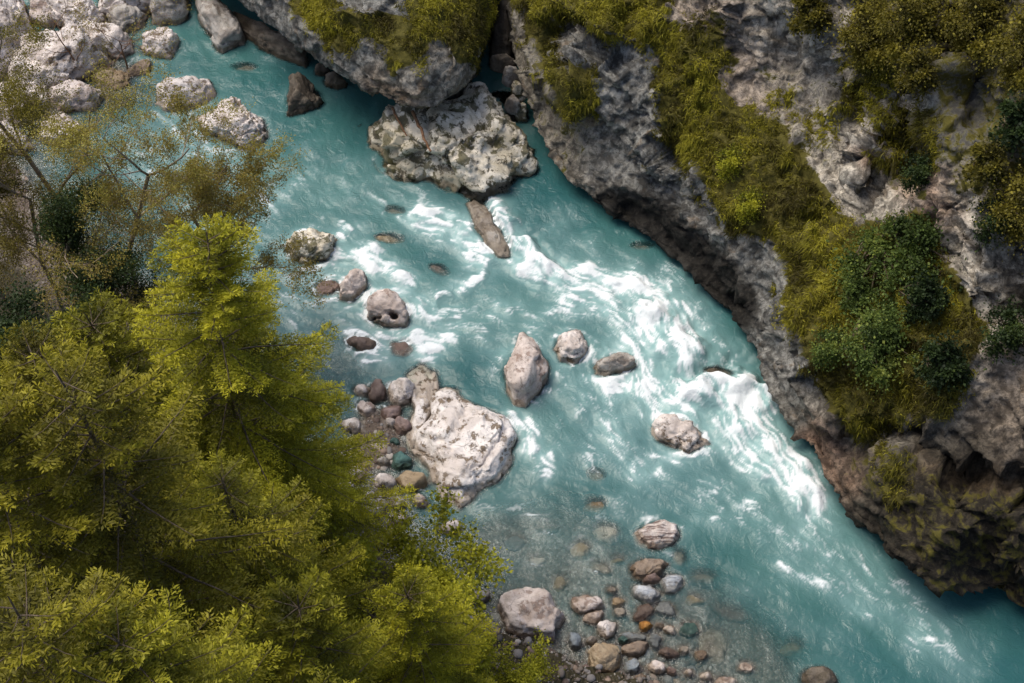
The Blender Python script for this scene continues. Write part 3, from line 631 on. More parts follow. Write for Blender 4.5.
# big pale boulder and its stones
rock([(426, 392), (430, 378), (445, 376), (462, 386), (490, 402), (510, 420), (517, 436), (511, 461), (500, 486), (486, 494), (472, 509), (460, 515), (442, 506), (432, 489), (424, 472), (413, 458), (408, 446), (420, 430), (428, 412)], 0.85, 'chalk', 'biggest pale boulder with brown spots beside the gravel', group=GB, rough=0.75, facets=12, dents=((438, 440, 5, .25), (452, 402, 6, .2)))
rock([(405, 372), (420, 362), (436, 372), (440, 395), (432, 420), (424, 450), (412, 460), (404, 440), (412, 410)], 0.4, 'chalk', 'pale slab washed by water along the biggest pale boulder', base=-0.12, group=GB, facets=6)
for (e, h, m, lab, b) in [
    ((377, 391, 9, 13, 0), .5, 'red', 'upright dark red stone left of the rounded white one', 0), ((401, 391, 15, 16, 0), .65, 'white', 'rounded white stone at the head of the biggest pale boulder', 0),
    ((391, 413, 11, 10, 0), .4, 'mauve', 'mauve stone under the rounded white one', 0), ((403, 426, 11, 10, 30), .42, 'mauve', 'mauve stone with pale face nearest the biggest pale boulder', 0),
    ((352, 425, 12, 9, 30), .45, 'white', 'pale stone touching the spruce above the flat grey one', 0), ((357, 474, 12, 9, -20), .45, 'pink', 'pinkish stone under the spruce twigs below the flat brown slab', 0), ((392, 424, 8, 6, 0), .35, 'white', 'small white stone squeezed between mauve ones', 0), ((345, 490, 14, 10, 0), .55, 'white', 'white stone deep in the spruce twigs', 0), ((362, 390, 9, 7, 10), .4, 'white', 'white stone left of the upright dark red one', -.02), ((398, 520, 13, 8, 0), .4, 'white', 'broad white stone at the upper tip of the leafy shrub', 0), ((384, 462, 8, 6, 0), .3, 'grey', 'small grey stone left of the green one', 0), ((420, 500, 9, 6, 40), .35, 'pink', 'pinkish stone against the lower side of the biggest pale boulder', 0),
    ((368, 430, 13, 12, 20), .3, 'grey', 'flat grey stone in the shallow pool by the spruce', -.1), ((366, 408, 11, 9, 0), .4, 'pink', 'pinkish stone at the edge of the spruce branches', 0),
    ((394, 442, 6, 5, 0), .25, 'teal', 'small dark teal stone in the shallow pool', -.02), ((379, 447, 13, 6, 15), .25, 'white', 'thin white slab in the shallow pool', 0),
    ((401, 461, 12, 9, 10), .38, 'teal', 'green stone beside the biggest pale boulder', 0), ((413, 480, 17, 12, 5), .5, 'tan', 'smooth oval tan stone below the green one', 0),
    ((385, 482, 14, 11, 20), .5, 'white', 'cracked white stone left of the oval tan stone', 0), ((374, 505, 16, 13, 0), .6, 'white', 'white stone poking out from the spruce branches', 0),
    ((343, 455, 12, 12, 0), .5, 'white', 'white stone half hidden by spruce twigs', 0.1), ((372, 462, 20, 14, -30), .2, 'brown', 'flat brown slab under the shallow pool', -.15), ((397, 503, 11, 7, 20), .3, 'grey', 'grey stone below the cracked white one', 0)]:
    rock(e, h, m, lab, 'stone', group=GC, base=b, cat='stone')
# bottom shore
rock([(497, 603), (503, 592), (520, 586), (546, 582), (557, 588), (559, 606), (567, 613), (559, 632), (557, 644), (546, 649), (526, 641), (507, 629)], 1.0, 'pink', 'large pinkish boulder at the edge of the leafy shrub', group=GB, facets=14)
rock([(632, 530), (645, 521), (664, 520), (682, 522), (683, 534), (670, 545), (654, 551), (640, 543)], 0.5, 'striped', 'white boulder with dark red stripes in the shallows', group=GB, facets=10)
for (e, h, m, lab, b) in [
    ((587, 603, 21, 10, 3), .4, 'pink', 'long pale stone just right of the large pinkish boulder', 0), ((594, 617, 11, 7, -15), .28, 'pink', 'small pale stone below the long pale one', 0),
    ((607, 628, 9, 11, 20), .35, 'white', 'upright white stone above the round tan one', 0.05), ((606, 656, 20, 18, 0), .65, 'tan', 'round tan stone on the gravel', 0.05),
    ((637, 648, 15, 8, -10), .3, 'brown', 'flat brown stone right of the round tan one', 0.05), ((632, 666, 11, 8, -40), .3, 'blue', 'bluish stone at the foot of the round tan one', 0.05),
    ((657, 666, 10, 7, 15), .3, 'pink', 'pale oval stone low on the gravel', 0.05), ((648, 567, 24, 10, -15), .35, 'brown', 'long reddish brown stone below the striped boulder', 0),
    ((647, 592, 18, 9, 8), .35, 'marble', 'oval white stone with grey veins', 0), ((672, 582, 11, 12, 20), .35, 'marble', 'round white stone with grey veins right of the oval one', 0),
    ((652, 579, 9, 5, -10), .25, 'mauve', 'small mauve stone pinched between the veined ones', 0), ((645, 625, 8, 5.5, -5), .22, 'orange', 'bright orange stone among the shore stones', 0.02),
    ((644, 612, 13, 8, -35), .2, 'red', 'dark red slab above the bright orange stone', -.04), ((666, 609, 10, 8, 0), .2, 'blue', 'grey stone awash right of the dark red slab', -.05),
    ((670, 629, 7, 5, 10), .2, 'white', 'small white stone right of the orange one', 0.02), ((689, 629, 11, 8, 10), .25, 'teal', 'dark teal stone awash in the shallows', -.12),
    ((634, 637, 14, 5, 5), .2, 'blue', 'flat pale blue stone below the orange one', 0.02), ((624, 639, 6, 4, 0), .18, 'teal', 'little dark blue stone beside the upright white one', 0.05),
    ((655, 640, 7, 8, 0), .2, 'blue', 'dark grey stone in the middle of the shore stones', 0), ((669, 653, 11, 6, 10), .22, 'red', 'dull red flat stone near the lower shore', 0),
    ((575, 640, 7, 9, -15), .3, 'blue', 'pale blue upright stone alone on the brown gravel', 0.1), ((538, 658, 6.5, 8, 0), .28, 'blue', 'blue grey stone below the large pinkish boulder', 0.12),
    ((536, 673, 5, 6, 0), .22, 'blue', 'lowest blue grey stone by the leafy shrub', 0.12), ((526, 661, 6, 10, 0), .3, 'tan', 'tan stone half under the leafy shrub', 0.12),
    ((531, 648, 6, 4, 0), .2, 'blue', 'tiny dark blue stone touching the large pinkish boulder', 0.12), ((689, 672, 5, 4, 0), .2, 'white', 'tiny white stone at the lower shore', 0.02),
    ((725, 682, 12, 7, 0), .3, 'pink', 'pale stone cut by the bottom edge', 0), ((640, 678, 7, 5, 0), .2, 'brown', 'small brown stone at the bottom of the gravel', .06),
    ((608, 680, 9, 5, 0), .2, 'grey', 'grey flat stone at the bottom of the gravel', .08), ((672, 671, 6, 4, 20), .18, 'mauve', 'little mauve stone at the bottom of the gravel', .04),
    ((592, 640, 6, 5, 0), .2, 'grey', 'small grey stone between the pale blue upright one and the round tan one', .06), ((620, 612, 7, 5, 20), .2, 'grey', 'grey stone awash right of the upright white one', -.06), ((612, 590, 6, 4, 0), .18, 'grey', 'small grey stone awash above the upright white one', -.08), ((700, 655, 8, 6, 0), .2, 'brown', 'brown stone awash left of the large speckled one', -.08), ((683, 650, 6, 5, 0), .18, 'grey', 'grey stone awash beside the dull red flat one', -.04), ((745, 668, 9, 6, 10), .2, 'pink', 'pinkish stone awash right of the pale bottom one', -.1), ((660, 625, 5, 4, 0), .15, 'grey', 'tiny grey stone between the orange and the white ones', 0), ((706, 676, 6, 5, 0), .2, 'white', 'white stone beside the pale bottom one', 0), ((560, 662, 8, 6, 0), .25, 'grey', 'grey stone half sunk in the brown gravel', .1), ((585, 668, 6, 4, 0), .2, 'mauve', 'mauve stone left of the round tan one', .1), ((618, 602, 8, 5, 0), .2, 'tan', 'tan stone awash right of the long pale one', -.08),
    ((502, 655, 8, 5, 30), .3, 'white', 'white stone seen through the leafy shrub', .3), ((450, 527, 12, 7, -10), .3, 'white', 'white stone above the top of the leafy shrub', 0.05),
    ((416, 560, 10, 6, 0), .3, 'white', 'white stone seen between the spruce and the leafy shrub', 0.1), ((471, 567, 7, 5, 0), .25, 'blue', 'pale blue stone behind the leafy shrub', 0.1), ((480, 595, 12, 8, 0), .3, 'grey', 'grey stone in the shade of the leafy shrub', 0.1)]:
    rock(e, h, m, lab, 'stone', group=GS, base=b, cat='stone')
rock((819, 677, 19, 13, 15), 0.5, 'dark', 'dark brown wet rock at the bottom edge in the deep water', group=GB)
for (e, m, lab, b) in [
    ((714, 648, 16, 23, -15), 'grey', 'large speckled stone lying under the clear shallows', -.32), ((595, 507, 12, 7, -5), 'orange', 'orange brown stone under the current', -.40), ((595, 479, 12, 8, 0), 'tan', 'pale blurred stone under the current above the orange brown one', -.44),
    ((606, 536, 15, 10, 20), 'white', 'broad pale stone under the water left of the striped boulder', -.40), ((580, 552, 12, 10, 0), 'tan', 'round tan stone under the shallow ripples', -.34), ((537, 562, 13, 6, 0), 'white', 'flat pale stone under the shallow ripples near the shrub', -.38),
    ((601, 570, 14, 7, 40), 'grey', 'slanting grey slab under the shallow ripples', -.34), ((616, 562, 8, 4, 0), 'tan', 'little tan stone under the water left of the reddish brown one', -.33), ((679, 559, 8, 9, 0), 'grey', 'grey stone under the water right of the reddish brown one', -.36),
    ((727, 615, 20, 8, 20), 'red', 'reddish slab under the water at the drop off', -.36), ((694, 601, 12, 6, 10), 'tan', 'tan slab under the water right of the veined stones', -.34), ((792, 650, 14, 8, 0), 'tan', 'faint tan stone deep in the green water', -.55),
    ((560, 585, 8, 10, 20), 'tan', 'tan stone under the water above the long pale one', -.32), ((700, 580, 14, 8, 0), 'brown', 'brown stone fading into the green water', -.45), ((545, 530, 14, 7, 0), 'dark', 'dark stone under the ripples upstream of the shallows', -.42), ((515, 545, 12, 10, 0), 'blue', 'blue grey stone under the ripples by the leafy shrub tips', -.36)]:
    rock(e, 0.26, m, lab, 'stone', group=GU, base=b, cat='stone', rough=0.6)

# loose pebbles of the gravel bank
def pebbles():
    rng = np.random.RandomState(8)
    poly = [(500, 600), (540, 655), (560, 640), (600, 640), (660, 640), (720, 665), (760, 720), (480, 760), (440, 560), (330, 470), (345, 395), (395, 405), (412, 440), (425, 520), (470, 540)]
    pu = rng.uniform(320, 780, 16000); pv = rng.uniform(390, 760, 16000)
    m = inpoly(pu, pv, poly); pu = pu[m]; pv = pv[m]
    C = pix(pu, pv, 0.0); C[:, 2] = bed_z(C[:, 0], C[:, 1])
    pu = rng.uniform(-40, 160, 9000); pv = rng.uniform(-20, 200, 9000); E = pix(pu, pv, 0.0); E[:, 2] = bed_z(E[:, 0], E[:, 1]); C = np.concatenate([C, E[E[:, 2] > -0.15]])
    D, Ff = icosphere(2); n = len(C)
    s = 0.022 + 0.13 * rng.rand(n) ** 7
    sc = np.stack([s * rng.uniform(.8, 1.5, n), s * rng.uniform(.7, 1.1, n), s * rng.uniform(.5, .8, n)], 1)
    a = rng.rand(n) * 6.28
    V = D[None] * sc[:, None]
    V = V * (1 + 0.18 * pnoise((D[None] * 1.3 + rng.rand(n, 1, 3) * 90).reshape(-1, 3)).reshape(n, -1, 1))
    x = V[..., 0] * np.cos(a)[:, None] - V[..., 1] * np.sin(a)[:, None]; y = V[..., 0] * np.sin(a)[:, None] + V[..., 1] * np.cos(a)[:, None]
    V = np.stack([x, y, V[..., 2]], -1) + C[:, None]
    Fp = (Ff[None] + (np.arange(n) * len(D))[:, None, None]).reshape(-1, 3)
    pal = np.array([(0.40, 0.36, 0.31), (0.22, 0.18, 0.15), (0.15, 0.10, 0.08), (0.27, 0.25, 0.24), (0.13, 0.12, 0.11), (0.33, 0.24, 0.18), (0.55, 0.5, 0.45)])
    col = pal[rng.choice(7, n, p=[.12, .25, .2, .15, .15, .1, .03])] * rng.uniform(0.7, 1.1, (n, 1))
    t = NT('pebbles'); tc = t.n('ShaderNodeTexCoord')
    mt = t.done(t.pbr(t.mix(t.math('MULTIPLY', t.noise(tc.outputs['Object'], 40, 3), .7), t.attr('tone', True), (0.06, 0.05, 0.04)), 0.7))
    tag(obj('gravel', mesh_from('gravel', V.reshape(-1, 3), Ft=Fp, attrs=dict(tone=np.repeat(col, len(D), 0)), smooth=True), mt), 'loose brown and grey gravel along the shore', 'gravel', None, 'stuff')
pebbles()

# ------------------------------------------------------------------ water: flow, foam and depth worked out on a fine grid
DX = 0.05
wx = np.arange(-24, 20, DX); wy = np.arange(12.5, 55, DX)
WX, WY = np.meshgrid(wx, wy); ny, nx = WX.shape
WU, WV = proj(np.stack([WX, WY, 0 * WX], -1))
top = np.full((ny, nx), -9.0)
for V in ROCKTOPS:
    i = ((V[:, 1] - wy[0]) / DX + 0.5).astype(int); j = ((V[:, 0] - wx[0]) / DX + 0.5).astype(int)
    ok = (i > 0) & (j > 0) & (i < ny) & (j < nx)
    np.maximum.at(top, (i[ok], j[ok]), V[ok, 2])
def box3(A, f): return f.reduce([np.roll(np.roll(A, a, 0), b, 1) for a in (-1, 0, 1) for b in (-1, 0, 1)])
top = box3(top, np.maximum); top = np.maximum(top, -9)
def blur(A, n):
    for _ in range(n):
        A = (A + np.roll(A, 1, 0) + np.roll(A, -1, 0)) / 3; A = (A + np.roll(A, 1, 1) + np.roll(A, -1, 1)) / 3
    return A
bedg = bed_z(WX[::4, ::4], WY[::4, ::4])
bedg = np.repeat(np.repeat(bedg, 4, 0), 4, 1)[:ny, :nx]; bedg = blur(bedg, 4)
surf = np.maximum(bedg, top)
# flow direction from hand-set guides (in photograph pixels: place and heading)
GUIDE = [((200, 20), (240, 90)), ((150, 130), (230, 190)), ((260, 110), (320, 170)), ((330, 170), (420, 215)), ((300, 210), (380, 270)), ((420, 215), (470, 245)), ((500, 220), (540, 270)), ((540, 180), (600, 250)), ((350, 280), (430, 330)), ((450, 300), (530, 320)),
         ((560, 280), (640, 310)), ((640, 320), (665, 370)), ((690, 300), (740, 380)), ((560, 330), (600, 420)), ((600, 430), (660, 480)), ((480, 380), (540, 460)), ((740, 400), (790, 480)), ((700, 470), (780, 520)), ((540, 480), (620, 510)), ((500, 540), (620, 560)),
         ((640, 520), (760, 580)), ((820, 520), (880, 590)), ((880, 600), (980, 660)), ((700, 600), (800, 660)), ((560, 570), (620, 610))]
ga = np.array([g[0] for g in GUIDE], float); gb = np.array([g[1] for g in GUIDE], float)
A3 = pix(ga[:, 0], ga[:, 1])[:, :2]; B3 = pix(gb[:, 0], gb[:, 1])[:, :2]
gd = B3 - A3; gd /= np.linalg.norm(gd, axis=1)[:, None]; gm = (A3 + B3) / 2
FX = np.zeros((ny, nx)); FY = np.zeros((ny, nx))
for (mx, my), (dx, dy) in zip(gm, gd):
    w = 1.0 / (((WX - mx) ** 2 + (WY - my) ** 2) + 0.6) ** 1.6
    FX += w * dx; FY += w * dy
nn = np.hypot(FX, FY); FX /= nn; FY /= nn
bx, by = FX.copy(), FY.copy()
for (cx, cy, r, tz) in ROCKINFO:
    if r < 0.25 or tz < 0.1: continue
    X = WX - cx; Y = WY - cy; d2 = X * X + Y * Y + 1e-6
    k = np.minimum(r * r * 1.1 / d2, 1.0)
    k = np.where(d2 < (6 * r) ** 2, k, 0)
    dot = (bx * X + by * Y) / d2
    FX -= k * (2 * dot * X - bx); FY -= k * (2 * dot * Y - by)
P3 = np.stack([WX, WY, 0 * WX], -1)
Ps = P3[::4, ::4].reshape(-1, 3)
def up4(a): 
    a = np.repeat(np.repeat(a.reshape(P3[::4, ::4].shape[:2]), 4, 0), 4, 1)[:ny, :nx]; return blur(a, 3)
psi = up4(0.8 * fbm(Ps * 0.55, 2, 0.6) + 0.30 * fbm(Ps * 1.5 + 8, 3, 0.6))
cyx, cxx = np.gradient(psi, DX)

# foam: (polyline in photograph pixels, radius, strength)
FOAM = [([(486, 203), (500, 228), (518, 252), (545, 270)], 11, 1.0), ([(520, 258), (560, 277), (600, 287), (645, 288)], 15, .95), ([(412, 216), (440, 227), (462, 240), (478, 256)], 13, .95), ([(447, 296), (470, 276), (495, 266), (522, 268)], 5, .75),
        ([(328, 252), (360, 258), (395, 268), (402, 278)], 9, .85), ([(330, 232), (352, 232)], 6, .8), ([(370, 285), (410, 300), (440, 318)], 10, .7), ([(385, 338), (415, 342), (432, 356), (445, 345)], 12, .8), ([(440, 330), (480, 315), (520, 310)], 9, .5),
        ([(300, 280), (320, 300), (350, 312)], 12, .5), ([(655, 308), (668, 325), (680, 345)], 24, 1.0), ([(640, 330), (630, 350), (645, 385), (655, 405)], 20, .85), ([(690, 350), (690, 380), (670, 400)], 16, .6), ([(560, 300), (600, 312), (640, 318)], 16, .55), ([(470, 330), (520, 345), (560, 312)], 16, .42), ([(430, 300), (470, 320), (500, 300)], 14, .45), ([(620, 420), (580, 440), (600, 470)], 14, .42), ([(560, 380), (590, 410), (640, 420)], 14, .4), ([(700, 480), (770, 520), (830, 560)], 14, .42), ([(535, 318), (570, 300), (610, 295)], 6, .6),
        ([(688, 398), (715, 390), (745, 386), (765, 398)], 10, 1.0), ([(740, 402), (755, 425), (770, 450), (795, 478), (812, 500)], 19, .95), ([(715, 405), (735, 430), (750, 460)], 22, .62), ([(700, 430), (690, 405), (660, 400)], 12, .7),
        ([(590, 380), (610, 385), (640, 380)], 9, .75), ([(600, 425), (620, 455), (650, 470)], 14, .6), ([(610, 400), (600, 430), (640, 450)], 16, .5), ([(518, 425), (528, 445), (545, 462)], 12, .85), ([(527, 405), (555, 395), (570, 385)], 12, .5), ([(545, 470), (555, 455)], 12, .6),
        ([(800, 500), (830, 530), (800, 540)], 18, .5), ([(790, 520), (840, 560), (900, 610), (960, 660)], 26, .36), ([(850, 540), (880, 570), (920, 600)], 14, .35), ([(640, 480), (720, 500), (760, 530)], 18, .33), ([(780, 560), (850, 600), (930, 640)], 7, .5), ([(685, 530), (705, 512), (715, 520)], 9, .5),
        ([(180, 120), (225, 165), (270, 195)], 26, .45), ([(150, 150), (200, 200), (250, 260), (300, 330)], 34, .42), ([(270, 180), (330, 190), (420, 200)], 24, .28), ([(320, 160), (400, 190)], 20, .2), ([(470, 500), (520, 500), (560, 545)], 22, .34), ([(500, 560), (560, 560), (640, 500)], 24, .30), ([(590, 560), (620, 590), (640, 640)], 14, .28),
        ([(560, 230), (600, 260), (640, 270), (700, 300)], 16, .30), ([(690, 300), (740, 370)], 16, .34), ([(665, 260), (690, 300), (680, 330)], 7, .5), ([(600, 395), (560, 430), (580, 470)], 20, .25), ([(720, 360), (735, 380)], 12, .4), ([(550, 205), (570, 222)], 6, .35), ([(350, 330), (365, 350), (385, 362)], 9, .6), ([(740, 600), (800, 560)], 20, .2), ([(760, 610), (850, 640)], 8, .2), ([(640, 555), (700, 590)], 8, .2),
        ([(660, 455), (700, 458), (730, 450)], 7, .6), ([(430, 520), (480, 520)], 16, .3)]
# meander the foam edges so that no traced shape stays smooth
wob = up4(fbm(Ps * 0.9 + 7, 4, 0.6)); wob2 = up4(fbm(Ps * 0.9 + 70, 4, 0.6))
UU = WU + 13 * wob; VV = WV + 13 * wob2
FM = np.full((ny, nx), 0.05)
for pts, r, a in FOAM:
    us = [p[0] for p in pts]; vs = [p[1] for p in pts]; R3 = 3.2 * r
    sel = (UU > min(us) - R3) & (UU < max(us) + R3) & (VV > min(vs) - R3) & (VV < max(vs) + R3)
    d = polydist(UU[sel], VV[sel], pts)
    FM[sel] = np.maximum(FM[sel], a * np.exp(-(d / r) ** 2 * 0.7))
# foam where the current meets a rock and in its wake
for (cx, cy, r, tz) in ROCKINFO:
    if tz < 0.12 or r < 0.3: continue
    i = int(np.clip((cy - wy[0]) / DX, 0, ny - 1)); j = int(np.clip((cx - wx[0]) / DX, 0, nx - 1))
    X = WX - cx; Y = WY - cy; dd = np.hypot(X, Y); 
    al = (X * bx[i, j] + Y * by[i, j]) / (dd + 1e-6)
    fast = float(blur(FM[max(i - 30, 0):i + 30, max(j - 30, 0):j + 30], 1).mean())
    FM = np.maximum(FM, min(0.95, 0.12 + fast * 2.2) * np.exp(-((dd - r * 1.02) / 0.30) ** 2) * (0.5 + 0.5 * np.abs(al)))
FM = 1.06 * FM * (0.58 + 0.42 * sstep(-0.25, 0.35, up4(fbm(Ps * 1.1 + 25, 4, 0.65))) + 0.22 * (FM > .5))
turb = 0.22 + 1.1 * np.clip(FM, 0, 1)
VX = FX + turb * 0.42 * cyx; VY = FY - turb * 0.42 * cxx
nn = np.hypot(VX, VY) + 1e-6; VX /= nn; VY /= nn
# line integral convolution: noise smeared along the current = foam streaks
rng = np.random.RandomState(21)
def sample(A, y, x):
    x = np.clip(x, 0, nx - 1.001); y = np.clip(y, 0, ny - 1.001)
    i = y.astype(np.int32); j = x.astype(np.int32); fy = y - i; fx = x - j
    return (A[i, j] * (1 - fx) + A[i, j + 1] * fx) * (1 - fy) + (A[i + 1, j] * (1 - fx) + A[i + 1, j + 1] * fx) * fy
need = (WU > -40) & (WU < 1070) & (WV > -40) & (WV < 730)
iy, ix = np.nonzero(need)
def lic(N, steps):
    acc = N[iy, ix].copy(); wsum = 1.0
    for sg in (1, -1):
        x = ix.astype(np.float64); y = iy.astype(np.float64)
        for k in range(steps):
            a = y.astype(np.int32).clip(0, ny - 1); b = x.astype(np.int32).clip(0, nx - 1)
            x = x + sg * VX[a, b]; y = y + sg * VY[a, b]
            w = 0.5 + 0.5 * math.cos(math.pi * (k + 1) / (steps + 1))
            acc += w * sample(N, y, x)
            if sg == 1: wsum += 2 * w
    out = np.zeros((ny, nx)); out[iy, ix] = acc / wsum
    m = out[need].mean(); s = out[need].std(); out = (out - m) / s
    return np.where(need, out, 0)
N1 = rng.normal(size=(ny, nx)); N2 = blur(rng.normal(size=(ny, nx)), 1); N2 /= N2.std(); N3 = blur(rng.normal(size=(ny, nx)), 5); N3 /= N3.std()
Lf = lic(N1, 6); Lm = lic(N2, 9); Lc = lic(N3, 13); Le = lic(blur(rng.normal(size=(ny, nx)), 3), 11)
Lq = (0.70 * Lf + 0.75 * Lm + 0.55 * Lc + 0.45 * up4(fbm(Ps * 2.2, 3, .7))) / 1.15
q = 0.5 + 0.5 * np.tanh(0.85 * Lq)                       # about uniform on 0..1
iso = up4(fbm(Ps * 3.2 + 4, 4, 0.75)); isf = fbm(np.stack([WX, WY, 0.3 + 0 * WX], -1)[need] * 7.0, 3, 0.7); ISO = np.zeros((ny, nx)); ISO[need] = isf
qq = q + 0.22 * iso + 0.10 * ISO
foam = sstep(-0.04, 0.26, qq - (1.22 - FM * 1.0)) * (0.40 + 0.60 * FM)
lace = (np.exp(-(Le / 0.10) ** 2) + 0.7 * np.exp(-(Lm / 0.12) ** 2) * (Lc > 0.3)) * sstep(0.10, 0.42, FM) * sstep(-.3, .9, Lc + iso)   # thin filaments between the foam patches
foam = np.maximum(foam, 0.72 * lace)
core = sstep(0.54, 1.02, FM + 0.24 * iso + 0.08 * Lm + 0.05 * ISO)
foam = np.clip(foam * (1 + 0.3 * ISO) + core * (0.46 + 0.20 * np.tanh(Lm) + 0.30 * ISO), 0, 1)
FMs = blur(FM, 6)
Z = 0.040 * blur(Lc, 2) * (0.08 + FMs) + 0.012 * Lm * (0.03 + FMs) + 0.16 * FMs ** 1.5 * (0.6 + 0.6 * up4(fbm(Ps * 1.5 + 3, 3, .6))) + 0.06 * up4(fbm(Ps * 0.8, 3))
for pts, r, a in [([(650, 305), (668, 325), (682, 348)], 22, .45), ([(690, 396), (720, 389), (750, 386), (766, 398)], 12, .5), ([(495, 218), (515, 248), (550, 272)], 12, .25), ([(447, 296), (470, 276), (495, 266), (522, 268)], 7, .05), ([(740, 415), (775, 455), (800, 485)], 18, .22)]:
    Z += a * np.exp(-(polydist(UU, VV, pts) / r) ** 2)
for pts, r, a in [([(630, 295), (655, 290), (690, 330)], 14, -.25), ([(690, 375), (730, 368), (765, 375)], 10, -.22), ([(520, 232), (560, 262)], 8, -.15)]:
    Z += a * np.exp(-(polydist(UU, VV, pts) / r) ** 2)
shal = sstep(0.0, 0.35, -surf)
Z *= 0.25 + 0.75 * shal
depth = np.clip(Z - surf, 0, 5); depth = blur(depth, 2)
Fq = grid_faces(ny, nx)
vis = ((WU > -60) & (WU < 1090) & (WV > -60) & (WV < 760)).ravel()
far = (box3(box3(surf, np.minimum), np.minimum) < 0.7).ravel()
keep = (vis & far)[Fq].all(1); Fq = Fq[keep]
usedv = np.unique(Fq); remap = np.full(ny * nx, -1); remap[usedv] = np.arange(len(usedv))
VW = np.stack([WX, WY, Z], -1).reshape(-1, 3)[usedv]
def water_material():
    t = NT('river_water')
    tc = t.n('ShaderNodeTexCoord'); P = tc.outputs['Object']
    dep = t.attr('depth'); foam = t.attr('foam'); st = t.attr('streak')
    n1 = t.noise(P, 0.16, 3, 0.5); n2 = t.noise(P, 30, 4, 0.7)
    deepc = t.mix(t.ramp(n1, 0.35, 0.65), (0.022, 0.090, 0.094), (0.040, 0.122, 0.114))
    air = t.attr('air')                                   # entrained air makes the water paler
    col = t.mix(air, deepc, (0.25, 0.40, 0.39))
    col = t.mix(t.math('MULTIPLY', t.ramp(st, 0.1, 1.0), 0.02), col, (0.24, 0.38, 0.375))
    body = t.math('SUBTRACT', 1.0, t.math('POWER', 2.718, t.math('MULTIPLY', dep, -1.8)))
    ff = t.math('MULTIPLY', foam, t.math('ADD', 0.72, t.math('MULTIPLY', n2, 0.5)), True)
    alpha = t.math('MAXIMUM', body, t.math('MULTIPLY', ff, t.ramp(dep, 0.0, 0.06)))
    colf = t.mix(ff, col, (0.70, 0.735, 0.735))
    nrm = t.bump(t.math('ADD', t.math('MULTIPLY', st, 0.05), t.math('ADD', t.math('MULTIPLY', t.noise(P, 10, 4, 0.65, 0.8), 0.4), t.math('MULTIPLY', t.noise(P, 2.6, 3, 0.6, 1.2), 1.6))), 0.55, 0.05)
    dif = t.n('ShaderNodeBsdfDiffuse'); t.put(dif.inputs[0], colf); t.put(dif.inputs['Normal'], nrm)
    tr = t.n('ShaderNodeBsdfTransparent'); t.put(tr.inputs[0], (0.93, 0.98, 0.97))
    m1 = t.n('ShaderNodeMixShader'); t.put(m1.inputs[0], alpha); t.put(m1.inputs[1], tr.outputs[0]); t.put(m1.inputs[2], dif.outputs[0])
    gl = t.n('ShaderNodeBsdfGlossy'); t.put(gl.inputs['Roughness'], 0.12); t.put(gl.inputs['Normal'], nrm)
    fr = t.n('ShaderNodeFresnel'); fr.inputs['IOR'].default_value = 1.33; t.put(fr.inputs['Normal'], nrm)
    m2 = t.n('ShaderNodeMixShader'); t.put(m2.inputs[0], t.math('MULTIPLY', fr.outputs[0], t.math('SUBTRACT', 1.0, ff))); t.put(m2.inputs[1], m1.outputs[0]); t.put(m2.inputs[2], gl.outputs[0])
    return t.done(m2.outputs[0])
air = np.clip(0.95 * blur(np.maximum(FM - 0.06, 0), 14) + 0.75 * blur(np.maximum(FM - 0.04, 0), 160), 0, 1) * (0.9 + 0.25 * iso)
wat = mesh_from('water', VW, remap[Fq], attrs=dict(depth=depth.ravel()[usedv], foam=foam.ravel()[usedv], streak=(0.5 + 0.25 * Lq).ravel()[usedv], air=air.ravel()[usedv]), smooth=True)
tag(obj('water', wat, water_material()), 'turquoise glacial river with white rapids', None, None, 'structure')

# ------------------------------------------------------------------ trees and shrubs
def tubes(segs, sides=6):
    """segs: list of (p0, p1, r0, r1)"""
    if not len(segs): return np.zeros((0, 3)), np.zeros((0, 4), int)
    A = np.array([s[0] for s in segs], float); B = np.array([s[1] for s in segs], float); ra = np.array([s[2] for s in segs]); rb = np.array([s[3] for s in segs])
    d = B - A; d /= np.linalg.norm(d, axis=1)[:, None] + 1e-9
    e = np.where(np.abs(d[:, 2:3]) > 0.9, np.array([[1.0, 0, 0]]), np.array([[0, 0, 1.0]]))
    x = np.cross(d, e); x /= np.linalg.norm(x, axis=1)[:, None]; y = np.cross(d, x)
    th = np.linspace(0, 2 * math.pi, sides, endpoint=False)
    ring = x[:, None] * np.cos(th)[None, :, None] + y[:, None] * np.sin(th)[None, :, None]
    V = np.concatenate([A[:, None] + ring * ra[:, None, None], B[:, None] + ring * rb[:, None, None]], 1)
    n = len(A); k = np.arange(sides); k2 = (k + 1) % sides
    f = np.stack([k, k2, k2 + sides, k + sides], 1)
    return V.reshape(-1, 3), (f[None] + (np.arange(n) * 2 * sides)[:, None, None]).reshape(-1, 4)
def leafquads(P, D, L, W, tint, rng, twist=1.0):
    n = len(P); r = rng.normal(size=(n, 3)) * twist + np.array([0, 0, 0.6])
    s = np.cross(D, r); s /= np.linalg.norm(s, axis=1)[:, None] + 1e-9
    m = P + D * (L * 0.45)[:, None]; e = P + D * L[:, None]; w = s * W[:, None]
    V = np.stack([P, m + w, e, m - w], 1).reshape(-1, 3)
    return V, np.arange(4 * n).reshape(n, 4), np.repeat(np.clip(tint, 0, 1), 4)

